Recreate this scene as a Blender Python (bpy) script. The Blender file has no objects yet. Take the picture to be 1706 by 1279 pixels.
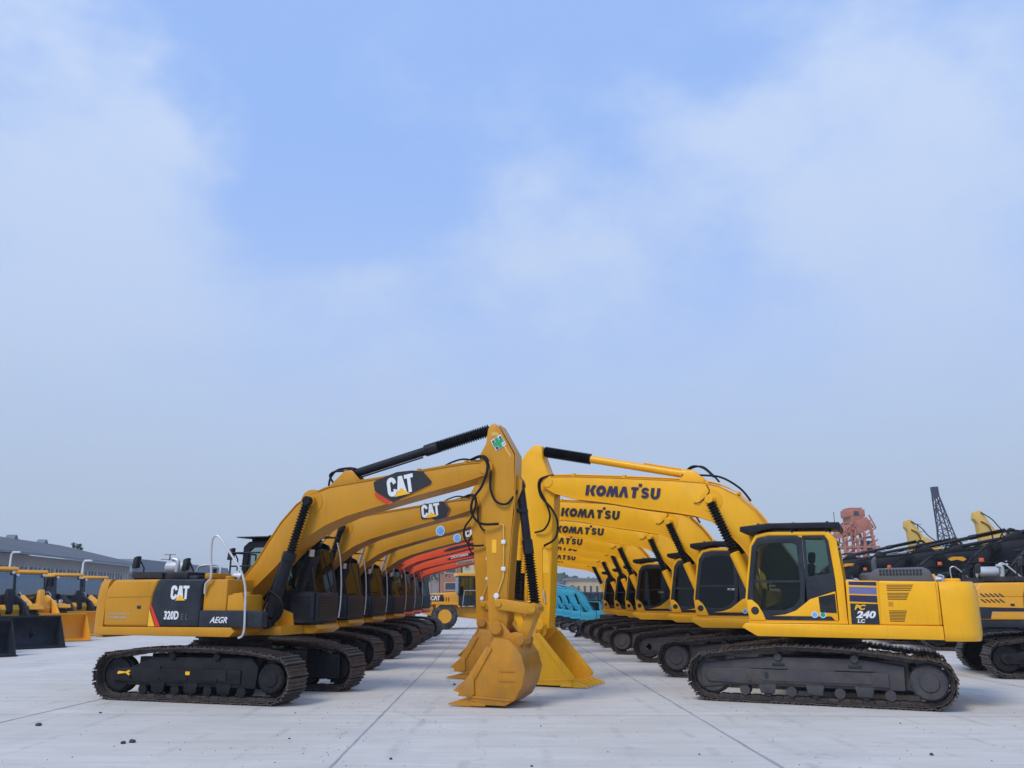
import bpy, bmesh, math, random
from mathutils import Vector, Matrix, noise
random.seed(7)
R=math.radians
S=bpy.context.scene
COL=S.collection
# ------------------------------------------------------------ camera
F,HY,CAMH=1400.0,991.5,1.87
PITCH=math.atan2(HY-639.5,F)
cam=bpy.data.cameras.new('camera'); co=bpy.data.objects.new('camera',cam); COL.objects.link(co)
cam.sensor_width=36; cam.lens=36*F/1706.0; cam.clip_end=6000; cam.clip_start=.1
co.location=(0,0,CAMH); co.rotation_euler=(R(90)+PITCH,0,0); S.camera=co
def ray(px,py):
    a=(px-853)/F;b=(639.5-py)/F
    return Vector((a,math.cos(PITCH)-b*math.sin(PITCH),math.sin(PITCH)+b*math.cos(PITCH))).normalized()
def at(px,py,Y):
    r=ray(px,py); t=Y/r.y
    return Vector((r.x*t,Y,CAMH+r.z*t))
# ------------------------------------------------------------ exposure, sun, sky
S.view_settings.view_transform='Standard'; S.view_settings.look='None'
S.view_settings.exposure=0; S.view_settings.gamma=1
S.cycles.max_bounces=6; S.cycles.transparent_max_bounces=10; S.cycles.volume_bounces=0
SUN_EL,SUN_AZ=48,-140          # azimuth: clockwise from +Y
sd=bpy.data.lights.new('sun','SUN'); sd.energy=1.9; sd.angle=R(20); sd.color=(1,.93,.82)
so=bpy.data.objects.new('sun',sd); COL.objects.link(so)
sv=Vector((math.sin(R(SUN_AZ))*math.cos(R(SUN_EL)),math.cos(R(SUN_AZ))*math.cos(R(SUN_EL)),math.sin(R(SUN_EL))))
so.rotation_euler=sv.to_track_quat('Z','Y').to_euler(); so.location=(-10,-20,40)
W=bpy.data.worlds.new('World'); S.world=W; W.use_nodes=True
def world():
    nt=W.node_tree; N=nt.nodes; K=nt.links; N.clear()
    def n(t,**k):
        x=N.new(t)
        for a,b in k.items(): setattr(x,a,b)
        return x
    def m(op,a,b=None,c=None,clamp=False):
        x=n('ShaderNodeMath',operation=op,use_clamp=clamp)
        for i,v in enumerate((a,b,c)):
            if v is None: continue
            if isinstance(v,(int,float)): x.inputs[i].default_value=v
            else: K.new(v,x.inputs[i])
        return x.outputs[0]
    sky=n('ShaderNodeTexSky',sky_type='NISHITA',sun_disc=False); sky.sun_elevation=R(SUN_EL); sky.sun_rotation=R(SUN_AZ)
    sky.air_density=1.1; sky.dust_density=1.5; sky.ozone_density=2.2
    tc=n('ShaderNodeTexCoord'); D=tc.outputs['Generated']
    # warped direction
    def nz(scale,detail,rough,off=(0,0,0)):
        mp=n('ShaderNodeMapping'); mp.inputs['Location'].default_value=off; mp.inputs['Scale'].default_value=(1,1,1.5)
        K.new(D,mp.inputs[0])
        t=n('ShaderNodeTexNoise'); t.inputs['Scale'].default_value=scale; t.inputs['Detail'].default_value=detail; t.inputs['Roughness'].default_value=rough
        K.new(mp.outputs[0],t.inputs['Vector']); return t
    w=nz(3.2,5,.55); vs=n('ShaderNodeVectorMath',operation='SUBTRACT'); K.new(w.outputs['Color'],vs.inputs[0]); vs.inputs[1].default_value=(.5,.5,.5)
    sc=n('ShaderNodeVectorMath',operation='SCALE'); K.new(vs.outputs[0],sc.inputs[0]); sc.inputs['Scale'].default_value=.30
    ad=n('ShaderNodeVectorMath',operation='ADD'); K.new(D,ad.inputs[0]); K.new(sc.outputs[0],ad.inputs[1]); DW=ad.outputs[0]
    tot=None
    # cloud banks: pixel direction, radius, weight
    for px,py,rad,wt in ((70,170,.13,.80),(230,200,.07,.55),(330,230,.05,.30),(180,330,.11,.45),(40,480,.15,.50),(960,420,.10,.80),(800,470,.07,.45),(870,350,.06,.45),(1130,270,.10,.55),(1000,190,.06,.45),(1290,330,.12,.50),(1560,240,.14,.75),(1460,10,.10,.60),(1330,180,.07,.30),
                         (610,150,.045,.30),(560,500,.07,.45),(640,540,.07,.35),(830,195,.05,.35),(300,560,.15,.40),(1450,560,.2,.28),(1690,420,.14,.40),(30,60,.05,.3),
                         (460,330,.09,-.40),(420,70,.15,-.40),(1190,420,.07,-.40),(660,430,.06,-.35),(880,70,.11,-.35),(1200,80,.08,-.25),(600,280,.07,-.3),(700,620,.09,.25)):
        d=ray(px,py)
        ds=n('ShaderNodeVectorMath',operation='DISTANCE'); K.new(DW,ds.inputs[0]); ds.inputs[1].default_value=d
        q=m('DIVIDE',ds.outputs['Value'],rad); q=m('MULTIPLY',q,q); e=m('POWER',2.71828,m('MULTIPLY',q,-1.0)); e=m('MULTIPLY',e,wt*(.78 if wt>0 else 1))
        tot=e if tot is None else m('ADD',tot,e)
    fine=nz(5.5,9,.62,(3,1,2)); big=nz(2.0,4,.5,(9,4,1))
    sep=n('ShaderNodeSeparateXYZ'); K.new(D,sep.inputs[0]); Z=sep.outputs['Z']
    # even veil thickening toward the horizon
    mr=n('ShaderNodeMapRange',interpolation_type='SMOOTHERSTEP'); K.new(Z,mr.inputs[0])
    mr.inputs[1].default_value=.02; mr.inputs[2].default_value=.56; mr.inputs[3].default_value=1.0; mr.inputs[4].default_value=.20
    veil=mr.outputs[0]
    c=m('ADD',tot,m('MULTIPLY',m('SUBTRACT',fine.outputs['Fac'],.5),1.5))
    c=m('ADD',c,m('MULTIPLY',m('SUBTRACT',big.outputs['Fac'],.5),.5))
    mc=n('ShaderNodeMapRange',interpolation_type='SMOOTHSTEP'); K.new(c,mc.inputs[0])
    mc.inputs[1].default_value=-.22; mc.inputs[2].default_value=.90; mc.inputs[3].default_value=0; mc.inputs[4].default_value=.88
    inv=m('MULTIPLY',m('SUBTRACT',1.0,veil),m('SUBTRACT',1.0,mc.outputs[0]))
    cov=m('SUBTRACT',1.0,inv,clamp=True)
    # cloud colour: whiter aloft, blue-grey in the thick low veil
    cr=n('ShaderNodeValToRGB'); K.new(Z,cr.inputs[0]); E=cr.color_ramp.elements
    E[0].position=.0; E[0].color=(.45,.535,.67,1)
    E[1].position=.62; E[1].color=(.64,.76,.98,1)
    e=E.new(.12); e.color=(.465,.57,.74,1)
    e=E.new(.30); e.color=(.53,.65,.885,1)
    skm=n('ShaderNodeMix',data_type='RGBA',blend_type='MULTIPLY'); skm.inputs[0].default_value=1
    K.new(sky.outputs[0],skm.inputs[6]); skm.inputs[7].default_value=(.10,.122,.135,1)   # sky strength 0.1, slightly cool
    # thin air seen between the clouds keeps a little cirrus veil of its own
    pre=n('ShaderNodeMix',data_type='RGBA'); pre.inputs[0].default_value=.82
    K.new(skm.outputs[2],pre.inputs[6]); pre.inputs[7].default_value=(.29,.505,1.04,1)
    mx=n('ShaderNodeMix',data_type='RGBA'); K.new(cov,mx.inputs[0]); K.new(pre.outputs[2],mx.inputs[6]); K.new(cr.outputs[0],mx.inputs[7])
    bg=n('ShaderNodeBackground'); K.new(mx.outputs[2],bg.inputs[0]); bg.inputs[1].default_value=1.0
    out=n('ShaderNodeOutputWorld'); K.new(bg.outputs[0],out.inputs[0])
world()
# ------------------------------------------------------------ materials
def lin(c):
    c=c/255.0
    return c/12.92 if c<=.04045 else ((c+.055)/1.055)**2.4
def rgb(r,g,b): return (lin(r),lin(g),lin(b),1)
M={}
def mat(name,col,rough=.5,metal=0,var=.12,scale=6,bump=.0,bscale=40,dust=0,dcol=(.33,.29,.25,1),dscale=3,spec=.5,coat=0,streak=0,speck=0):
    m=bpy.data.materials.new(name); m.use_nodes=True; nt=m.node_tree; N=nt.nodes; K=nt.links
    b=N['Principled BSDF']; b.inputs['Metallic'].default_value=metal; b.inputs['Specular IOR Level'].default_value=spec
    b.inputs['Coat Weight'].default_value=coat; b.inputs['Coat Roughness'].default_value=.15
    tc=N.new('ShaderNodeTexCoord'); oi=N.new('ShaderNodeObjectInfo')
    add=N.new('ShaderNodeVectorMath'); add.operation='ADD'; K.new(tc.outputs['Object'],add.inputs[0])
    ml=N.new('ShaderNodeVectorMath'); ml.operation='SCALE'; ml.inputs[0].default_value=(13,7,5); K.new(oi.outputs['Random'],ml.inputs['Scale']); K.new(ml.outputs[0],add.inputs[1])
    V=add.outputs[0]
    t=N.new('ShaderNodeTexNoise'); t.inputs['Scale'].default_value=scale; t.inputs['Detail'].default_value=6; K.new(V,t.inputs['Vector'])
    mr=N.new('ShaderNodeMapRange'); K.new(t.outputs['Fac'],mr.inputs[0]); mr.inputs[1].default_value=.25; mr.inputs[2].default_value=.75; mr.inputs[3].default_value=1-var; mr.inputs[4].default_value=1+var*.6
    mm=N.new('ShaderNodeMix'); mm.data_type='RGBA'; mm.blend_type='MULTIPLY'; mm.inputs[0].default_value=1; mm.inputs[6].default_value=col
    K.new(mr.outputs[0],mm.inputs[7]); C=mm.outputs[2]
    if dust:
        d=N.new('ShaderNodeTexNoise'); d.inputs['Scale'].default_value=dscale; d.inputs['Detail'].default_value=9; d.inputs['Roughness'].default_value=.65; K.new(V,d.inputs['Vector'])
        dr=N.new('ShaderNodeMapRange'); K.new(d.outputs['Fac'],dr.inputs[0]); dr.inputs[1].default_value=.42; dr.inputs[2].default_value=.68; dr.inputs[3].default_value=dust*.15; dr.inputs[4].default_value=dust
        dm=N.new('ShaderNodeMix'); dm.data_type='RGBA'; K.new(dr.outputs[0],dm.inputs[0]); K.new(C,dm.inputs[6]); dm.inputs[7].default_value=dcol; C=dm.outputs[2]
    if streak:
        mp=N.new('ShaderNodeMapping'); mp.inputs['Scale'].default_value=(9,9,.7); K.new(V,mp.inputs[0])
        s=N.new('ShaderNodeTexNoise'); s.inputs['Scale'].default_value=2; s.inputs['Detail'].default_value=5; K.new(mp.outputs[0],s.inputs['Vector'])
        sr=N.new('ShaderNodeMapRange'); K.new(s.outputs['Fac'],sr.inputs[0]); sr.inputs[1].default_value=.55; sr.inputs[2].default_value=.8; sr.inputs[3].default_value=0; sr.inputs[4].default_value=streak
        dm=N.new('ShaderNodeMix'); dm.data_type='RGBA'; K.new(sr.outputs[0],dm.inputs[0]); K.new(C,dm.inputs[6]); dm.inputs[7].default_value=(.12,.09,.06,1); C=dm.outputs[2]
    if speck:   # chips and fine scratches
        mp=N.new('ShaderNodeMapping'); mp.inputs['Scale'].default_value=(1,1,2.5); mp.inputs['Rotation'].default_value=(.3,.5,.2); K.new(V,mp.inputs[0])
        s=N.new('ShaderNodeTexNoise'); s.inputs['Scale'].default_value=17; s.inputs['Detail'].default_value=6; s.inputs['Roughness'].default_value=.75; K.new(mp.outputs[0],s.inputs['Vector'])
        sr=N.new('ShaderNodeMapRange'); K.new(s.outputs['Fac'],sr.inputs[0]); sr.inputs[1].default_value=.61; sr.inputs[2].default_value=.68; sr.inputs[3].default_value=0; sr.inputs[4].default_value=speck
        dm=N.new('ShaderNodeMix'); dm.data_type='RGBA'; K.new(sr.outputs[0],dm.inputs[0]); K.new(C,dm.inputs[6]); dm.inputs[7].default_value=(.11,.075,.045,1); C=dm.outputs[2]
    K.new(C,b.inputs['Base Color'])
    rr=N.new('ShaderNodeMapRange'); K.new(t.outputs['Fac'],rr.inputs[0]); rr.inputs[3].default_value=max(.02,rough-.12); rr.inputs[4].default_value=min(1,rough+.14); K.new(rr.outputs[0],b.inputs['Roughness'])
    if bump:
        bt=N.new('ShaderNodeTexNoise'); bt.inputs['Scale'].default_value=bscale; bt.inputs['Detail'].default_value=3; K.new(V,bt.inputs['Vector'])
        bp=N.new('ShaderNodeBump'); bp.inputs['Strength'].default_value=bump; bp.inputs['Distance'].default_value=.01; K.new(bt.outputs['Fac'],bp.inputs['Height']); K.new(bp.outputs[0],b.inputs['Normal'])
    M[name]=m; return m
mat('ochre_paint',rgb(205,143,22),.34,var=.10,scale=1.6,bump=.05,bscale=8,dust=.10,speck=.30,dcol=(.30,.22,.12,1),spec=.35,streak=.18)
mat('yellow_paint',rgb(250,182,14),.32,var=.08,scale=1.6,bump=.05,bscale=8,dust=.08,speck=.22,dcol=(.45,.34,.15,1),spec=.35,streak=.13)
mat('orange_paint',rgb(245,84,28),.45,var=.10,scale=1.6,dust=.12)
mat('ochre_worn',rgb(196,132,20),.42,var=.16,scale=2.5,bump=.15,bscale=14,dust=.42,dcol=(.20,.13,.07,1),dscale=2.2,spec=.35,streak=.35,speck=.6)
mat('yellow_worn',rgb(246,180,16),.38,var=.12,scale=2.5,bump=.12,bscale=14,dust=.22,dcol=(.42,.30,.12,1),dscale=2.2,spec=.35,streak=.2,speck=.45)
mat('amber_paint',rgb(238,168,28),.45,var=.08,scale=1.6,dust=.12)
mat('cyan_paint',rgb(36,160,190),.45,var=.1,scale=2,dust=.1)
mat('pale_yellow_paint',rgb(225,185,90),.5,var=.12,scale=2,dust=.2)
mat('charcoal_paint',rgb(40,45,54),.42,var=.12,scale=3,dust=.10,dcol=(.2,.2,.2,1),bump=.05,bscale=12,spec=.22)
mat('black_paint',rgb(25,28,36),.38,var=.15,scale=3,dust=.06,dcol=(.16,.15,.14,1),spec=.22)
mat('frame_black',rgb(24,24,30),.5,var=.25,scale=5,dust=.30,dcol=(.055,.05,.05,1),bump=.2,bscale=20,spec=.22)
mat('frame_grey',rgb(72,72,78),.5,var=.25,scale=4,dust=.7,dcol=(.105,.088,.078,1),bump=.2,bscale=20,spec=.22)
mat('track_steel',rgb(74,69,68),.46,metal=.4,var=.4,scale=9,dust=.75,dcol=(.145,.118,.10,1),dscale=7,bump=.5,bscale=45,spec=.22)
mat('rubber',rgb(18,18,22),.6,var=.2,scale=8,dust=.08,dcol=(.13,.12,.11,1),spec=.22)
mat('tyre_rubber',rgb(44,44,48),.8,var=.2,scale=8,dust=.5,dcol=(.2,.18,.16,1),bump=.3,spec=.22)
mat('plastic_grey',rgb(84,88,98),.6,var=.15,scale=5,dust=.15)
mat('dark_plastic',rgb(34,38,45),.55,var=.15,scale=5,dust=.12,spec=.22)
mat('seat_fabric',rgb(58,60,66),.85,var=.2,scale=9)
mat('silver',rgb(205,205,205),.38,metal=.5,var=.12,scale=6)
mat('chrome',rgb(190,190,190),.22,metal=1,var=.1)
mat('white_decal',rgb(228,230,232),.5,var=.06,scale=12)
mat('black_decal',rgb(36,38,42),.4,var=.08,scale=12)
mat('navy_decal',rgb(44,40,78),.45,var=.12,scale=14)
mat('violet_decal',rgb(112,112,160),.45,var=.08,scale=10)
mat('red_decal',rgb(222,52,34),.45,var=.06)
mat('brown_decal',rgb(120,66,46),.5,var=.06)
mat('yellow_decal',rgb(250,190,40),.45,var=.06)
mat('green_decal',rgb(30,160,110),.45,var=.06)
mat('grey_decal',rgb(188,170,150),.6,var=.3,scale=40)
mat('blue_sticker',rgb(120,175,232),.45,var=.35,scale=7)
mat('pale_sticker',rgb(205,222,240),.45,var=.05)
mat('crane_red',rgb(180,108,86),.7,var=.15,scale=1.5,dust=.3)
mat('crane_lattice',rgb(62,66,86),.6,var=.1)
mat('roof_sheet',rgb(116,124,134),.7,var=.14,scale=.12,dust=.3,dcol=(.22,.24,.27,1),dscale=.3)
mat('wall_render',rgb(158,156,156),.85,var=.15,scale=.15,dust=.3,dscale=.4,streak=.4)
mat('window_dark',rgb(66,78,94),.2,var=.3,scale=.6)
mat('brick',rgb(164,112,96),.85,var=.16,scale=1.0,dust=.3,dscale=.6)
mat('tan_wall',rgb(190,170,138),.85,var=.12,scale=.5,dust=.2)
mat('beige_render',rgb(196,184,150),.85,var=.12,scale=.5)
mat('dark_tarp',rgb(52,72,80),.7,var=.35,scale=1.2)
mat('wood_bark',rgb(92,80,68),.9,var=.2)
mat('leaf',rgb(76,92,80),.8,var=.3,scale=.4)
mat('leaf_far',rgb(70,82,84),.9,var=.4,scale=.03)
mat('lamp_amber',rgb(240,110,60),.3,var=.05)
mat('vent_shade',rgb(112,78,22),.7,var=.1)  # shading between vent slats, put into a brown colour
mat('lens',rgb(215,218,220),.15,var=.05)
mat('red_body',rgb(190,70,66),.6,var=.2)
mat('stone',rgb(70,70,72),.9,var=.3,scale=30,bump=.5)
def glass(name,tint,fac,rough=.03):
    m=bpy.data.materials.new(name); m.use_nodes=True; nt=m.node_tree; N=nt.nodes; K=nt.links; N.clear()
    o=N.new('ShaderNodeOutputMaterial'); tr=N.new('ShaderNodeBsdfTransparent'); tr.inputs[0].default_value=tint
    gl=N.new('ShaderNodeBsdfGlossy'); gl.inputs['Roughness'].default_value=rough; gl.inputs[0].default_value=(.9,.95,1,1)
    fr=N.new('ShaderNodeFresnel'); fr.inputs[0].default_value=1.32
    ad=N.new('ShaderNodeMath'); ad.operation='ADD'; ad.use_clamp=True; ad.inputs[1].default_value=fac; K.new(fr.outputs[0],ad.inputs[0])
    mx=N.new('ShaderNodeMixShader'); K.new(ad.outputs[0],mx.inputs[0]); K.new(tr.outputs[0],mx.inputs[1]); K.new(gl.outputs[0],mx.inputs[2]); K.new(mx.outputs[0],o.inputs[0])
    M[name]=m
glass('glass',(.60,.68,.64,1),.0); glass('glass_tinted',(.05,.055,.06,1),.015); glass('glass_blue',(.38,.52,.56,1),.16); glass('glass_dim',(.22,.24,.23,1),.01)
def concrete():
    m=bpy.data.materials.new('concrete'); m.use_nodes=True; nt=m.node_tree; N=nt.nodes; K=nt.links; b=N['Principled BSDF']
    tc=N.new('ShaderNodeTexCoord'); V=tc.outputs['Object']
    def nz(s,det,ro,scl=(1,1,1),rot=0):
        mp=N.new('ShaderNodeMapping'); mp.inputs['Scale'].default_value=scl; mp.inputs['Rotation'].default_value=(0,0,rot); K.new(V,mp.inputs[0])
        t=N.new('ShaderNodeTexNoise'); t.inputs['Scale'].default_value=s; t.inputs['Detail'].default_value=det; t.inputs['Roughness'].default_value=ro; K.new(mp.outputs[0],t.inputs['Vector']); return t.outputs['Fac']
    def rng(v,a,b2,c,d):
        r=N.new('ShaderNodeMapRange'); K.new(v,r.inputs[0]); r.inputs[1].default_value=a; r.inputs[2].default_value=b2; r.inputs[3].default_value=c; r.inputs[4].default_value=d; return r.outputs[0]
    def mul(a,b2):
        x=N.new('ShaderNodeMath'); x.operation='MULTIPLY'; K.new(a,x.inputs[0]); K.new(b2,x.inputs[1]); return x.outputs[0]
    k=rng(nz(.35,6,.6),.3,.7,.90,1.06)
    k=mul(k,rng(nz(1.6,9,.7,(.35,2.2,1),.1),.3,.75,.84,1.07))       # broom and sweep streaks across the yard
    k=mul(k,rng(nz(2.2,8,.7,(.25,3.0,1),-.35),.5,.8,1.0,.85))
    k=mul(k,rng(nz(7,9,.75),.62,.78,1.0,.86))
    k=mul(k,rng(nz(55,3,.6),.25,.8,.95,1.05))
    # dark mottling, thin hair cracks
    vo=N.new('ShaderNodeTexVoronoi'); vo.feature='DISTANCE_TO_EDGE'; vo.inputs['Scale'].default_value=.23
    wn=N.new('ShaderNodeTexNoise'); wn.inputs['Scale'].default_value=1.3; wn.inputs['Detail'].default_value=6; K.new(V,wn.inputs['Vector'])
    wm=N.new('ShaderNodeMix'); wm.data_type='RGBA'; wm.blend_type='ADD'; wm.inputs[0].default_value=.9; K.new(V,wm.inputs[6]); K.new(wn.outputs['Color'],wm.inputs[7]); K.new(wm.outputs[2],vo.inputs['Vector'])
    k=mul(k,rng(vo.outputs['Distance'],.0,.006,.86,1.0))
    mm=N.new('ShaderNodeMix'); mm.data_type='RGBA'; mm.blend_type='MULTIPLY'; mm.inputs[0].default_value=1; mm.inputs[6].default_value=(.645,.612,.555,1); K.new(k,mm.inputs[7])
    def over(base,mask,col):
        x=N.new('ShaderNodeMix'); x.data_type='RGBA'; K.new(mask,x.inputs[0]); K.new(base,x.inputs[6]); x.inputs[7].default_value=col; return x.outputs[2]
    C=over(mm.outputs[2],rng(nz(.22,8,.68,(1,1,1),.6),.46,.72,0,.45),(.50,.44,.37,1))        # tan dust drifts
    C=over(C,rng(nz(.55,9,.72,(1,.45,1),.2),.54,.74,0,.50),(.40,.39,.385,1))                 # damp grey patches
    wv=N.new('ShaderNodeTexWave'); wv.bands_direction='X'; wv.inputs['Scale'].default_value=.33; wv.inputs['Distortion'].default_value=3.2; wv.inputs['Detail'].default_value=5; wv.inputs['Detail Scale'].default_value=.5; K.new(V,wv.inputs['Vector'])
    C=over(C,mul(rng(wv.outputs['Fac'],.93,1.0,0,.55),rng(nz(.9,6,.7),.48,.65,0,1)),(.33,.32,.31,1))      # track scuffs running up the aisle
    C=over(C,rng(nz(3.3,4,.5),.735,.77,0,.6),(.24,.235,.23,1))                               # small oil spots
    K.new(C,b.inputs['Base Color']); b.inputs['Roughness'].default_value=.82; b.inputs['Specular IOR Level'].default_value=.3
    bt=N.new('ShaderNodeBump'); bt.inputs['Strength'].default_value=.25; bt.inputs['Distance'].default_value=.01; K.new(nz(30,5,.7),bt.inputs['Height']); K.new(bt.outputs[0],b.inputs['Normal'])
    M['concrete']=m
concrete()
mat('joint_fill',rgb(160,162,168),.9,var=.35,scale=2.5,dust=.6,dcol=(.36,.36,.37,1),dscale=1.2)
mat('earth',rgb(150,146,138),.95,var=.15,scale=.05)
# ------------------------------------------------------------ mesh builder (f forward, l left, z up)
SPLIT={'hoses':'hose','hydraulic_pipes':'hydraulic_pipe','pipe_clamps':'pipe_clamp','pipes':'pipe','headlights':'headlight','handrails':'handrail','lift_cylinders':'lift_cylinder','fenders':'fender','push_arms':'push_arm','tracks':'track','cables':'cable'}
class MB:
    def __init__(s): s.bm=bmesh.new()
    def _add(s,vs,fs,bev=0,seg=2):
        v=[s.bm.verts.new(p) for p in vs]; F_=[]
        for f in fs:
            try: F_.append(s.bm.faces.new([v[i] for i in f]))
            except ValueError: pass
        bmesh.ops.recalc_face_normals(s.bm,faces=F_)
        if bev:
            es=set(e for f in F_ for e in f.edges)
            es=[e for e in es if len(e.link_faces)==2 and e.calc_face_angle(0)>R(28)]
            bmesh.ops.bevel(s.bm,geom=es,offset=bev,segments=seg,profile=.5,affect='EDGES',clamp_overlap=True)
        return s
    def prism(s,pts,l0,l1,bev=0,seg=2):
        n=len(pts); vs=[(p[0],l0,p[1]) for p in pts]+[(p[0],l1,p[1]) for p in pts]
        fs=[list(range(n)),list(range(2*n-1,n-1,-1))]+[(i,(i+1)%n,n+(i+1)%n,n+i) for i in range(n)]
        return s._add(vs,fs,bev,seg)
    def plan(s,pts,z0,z1,bev=0,seg=2):
        n=len(pts); vs=[(p[0],p[1],z0) for p in pts]+[(p[0],p[1],z1) for p in pts]
        fs=[list(range(n)),list(range(2*n-1,n-1,-1))]+[(i,(i+1)%n,n+(i+1)%n,n+i) for i in range(n)]
        return s._add(vs,fs,bev,seg)
    def box(s,a,b,c,d,e,f,bev=0,seg=2): return s.prism([(a,e),(b,e),(b,f),(a,f)],c,d,bev,seg)
    def ring(s,o,i,l0,l1,bev=0):
        n=len(o); vs=[(p[0],l0,p[1]) for p in o]+[(p[0],l0,p[1]) for p in i]+[(p[0],l1,p[1]) for p in o]+[(p[0],l1,p[1]) for p in i]; fs=[]
        for k in range(n):
            j=(k+1)%n
            fs+=[(k,j,n+j,n+k),(2*n+k,3*n+k,3*n+j,2*n+j),(k,2*n+k,2*n+j,j),(n+k,n+j,3*n+j,3*n+k)]
        return s._add(vs,fs,bev)
    def frame3(s,d):
        d=Vector(d).normalized(); a=Vector((0,0,1)) if abs(d.z)<.9 else Vector((1,0,0))
        x=d.cross(a).normalized(); return x,d.cross(x).normalized()
    def lathe(s,p0,p1,prof,n=16):
        """prof: (t 0..1 along, radius)"""
        p0=Vector(p0);p1=Vector(p1); x,y=s.frame3(p1-p0); vs=[];fs=[]
        for t,r in prof:
            c=p0.lerp(p1,t)
            for k in range(n):
                a=2*math.pi*k/n; vs.append(c+x*(r*math.cos(a))+y*(r*math.sin(a)))
        m=len(prof)
        for i in range(m-1):
            for k in range(n): fs.append((i*n+k,i*n+(k+1)%n,(i+1)*n+(k+1)%n,(i+1)*n+k))
        fs.append(list(range(n))); fs.append(list(range((m-1)*n,m*n)))
        return s._add(vs,fs)
    def cyl(s,p0,p1,r,n=16,r1=None): return s.lathe(p0,p1,[(0,r),(1,r if r1 is None else r1)],n)
    def cylb(s,p0,p1,r,b=.02,n=20):
        L_=(Vector(p1)-Vector(p0)).length; t=b/L_
        return s.lathe(p0,p1,[(0,r-b),(t,r),(1-t,r),(1,r-b)],n)
    def bellows(s,p0,p1,r0,r1,k,n=14):
        pr=[]
        for i in range(k):
            pr+=[((i+.05)/k,r0),((i+.5)/k,r1),((i+.95)/k,r0)]
        return s.lathe(p0,p1,[(0,r0)]+pr+[(1,r0)],n)
    def tube(s,path,r,n=8,smooth=0):
        P=[Vector(p) for p in path]
        if smooth: P=catmull(P,smooth)
        vs=[];fs=[];px=None
        for i,p in enumerate(P):
            d=(P[min(i+1,len(P)-1)]-P[max(i-1,0)]).normalized()
            if px is None: x,y=s.frame3(d)
            else:
                x=(px-d*px.dot(d)).normalized(); y=d.cross(x)
            px=x
            for k in range(n):
                a=2*math.pi*k/n; vs.append(p+x*(r*math.cos(a))+y*(r*math.sin(a)))
        for i in range(len(P)-1):
            for k in range(n): fs.append((i*n+k,i*n+(k+1)%n,(i+1)*n+(k+1)%n,(i+1)*n+k))
        fs.append(list(range(n))); fs.append(list(range((len(P)-1)*n,len(P)*n)))
        return s._add(vs,fs)
    def ribbon(s,path,l0,l1,th):
        """plate following an (f,z) path, thickness th to the left of the path"""
        n=len(path); o=[]
        for i in range(n):
            a=Vector(path[max(i-1,0)]);b=Vector(path[min(i+1,n-1)]); d=(b-a).normalized(); o.append((path[i][0]-d.y*th,path[i][1]+d.x*th))
        return s.prism(list(path)+o[::-1],l0,l1)
    def loft(s,rings):
        n=len(rings[0]); vs=[p for r in rings for p in r]; fs=[]
        for i in range(len(rings)-1):
            for k in range(n): fs.append((i*n+k,i*n+(k+1)%n,(i+1)*n+(k+1)%n,(i+1)*n+k))
        fs.append(list(range(n))); fs.append(list(range((len(rings)-1)*n,len(rings)*n)))
        return s._add(vs,fs)
    def bar(s,p0,p1,w,h=None):
        h=h or w; p0=Vector(p0);p1=Vector(p1); x,y=s.frame3(p1-p0)
        vs=[p+x*(a*w/2)+y*(b*h/2) for p in (p0,p1) for a,b in ((-1,-1),(1,-1),(1,1),(-1,1))]
        return s._add(vs,[(0,1,2,3),(7,6,5,4),(0,1,5,4),(1,2,6,5),(2,3,7,6),(3,0,4,7)])
    def build(s,name,m,parent=None,ang=38):
        if name in SPLIT:
            # every loose piece becomes a part of its own
            bm=s.bm; seen=set(); last=None
            for v in list(bm.verts):
                if v in seen: continue
                st=[v]; seen.add(v); isl=[]
                while st:
                    w=st.pop(); isl.append(w)
                    for e in w.link_edges:
                        u=e.other_vert(w)
                        if u not in seen: seen.add(u); st.append(u)
                ix={w:i for i,w in enumerate(isl)}; k=MB(); nv=[k.bm.verts.new(w.co) for w in isl]
                for f in {f for w in isl for f in w.link_faces}: k.bm.faces.new([nv[ix[q]] for q in f.verts])
                last=k.build(SPLIT[name],m,parent,ang)
            bm.free(); return last
        me=bpy.data.meshes.new(name); s.bm.to_mesh(me); s.bm.free()
        for p in me.polygons: p.use_smooth=True
        me.set_sharp_from_angle(angle=R(ang))
        me.materials.append(M[m] if isinstance(m,str) else m)
        o=bpy.data.objects.new(name,me); COL.objects.link(o); o.parent=parent; return o
def catmull(P,k):
    o=[];n=len(P)
    for i in range(n-1):
        a,b,c,d=P[max(i-1,0)],P[i],P[i+1],P[min(i+2,n-1)]
        for j in range(k):
            t=j/k; o.append(.5*((2*b)+(c-a)*t+(2*a-5*b+4*c-d)*t*t+(3*b-a-3*c+d)*t**3))
    o.append(P[-1]); return o
def empty(name,loc=(0,0,0),rz=0): 
    o=bpy.data.objects.new(name,None); COL.objects.link(o); o.location=loc; o.rotation_euler=(0,0,rz); return o
def tag(o,label,cat,group=None):
    o['label']=label; o['category']=cat
    if group: o['group']=group
    return o
def struct(o,kind='structure'): o['kind']=kind; return o
def copy_tree(o,parent=None,skip=()):
    c=o.copy(); COL.objects.link(c); c.parent=parent
    for ch in list(o.children):
        if ch.name.split('.')[0] in skip: continue
        copy_tree(ch,c,skip)
    return c
def recolor(o,mp):
    if o.type=='MESH' and o.material_slots:
        cur=o.material_slots[0].material
        if cur and cur.name in mp:
            o.material_slots[0].link='OBJECT'; o.material_slots[0].material=M[mp[cur.name]]
    for c in o.children: recolor(c,mp)
def child(o,name):
    for c in o.children:
        if c.name.split('.')[0]==name: return c
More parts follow.
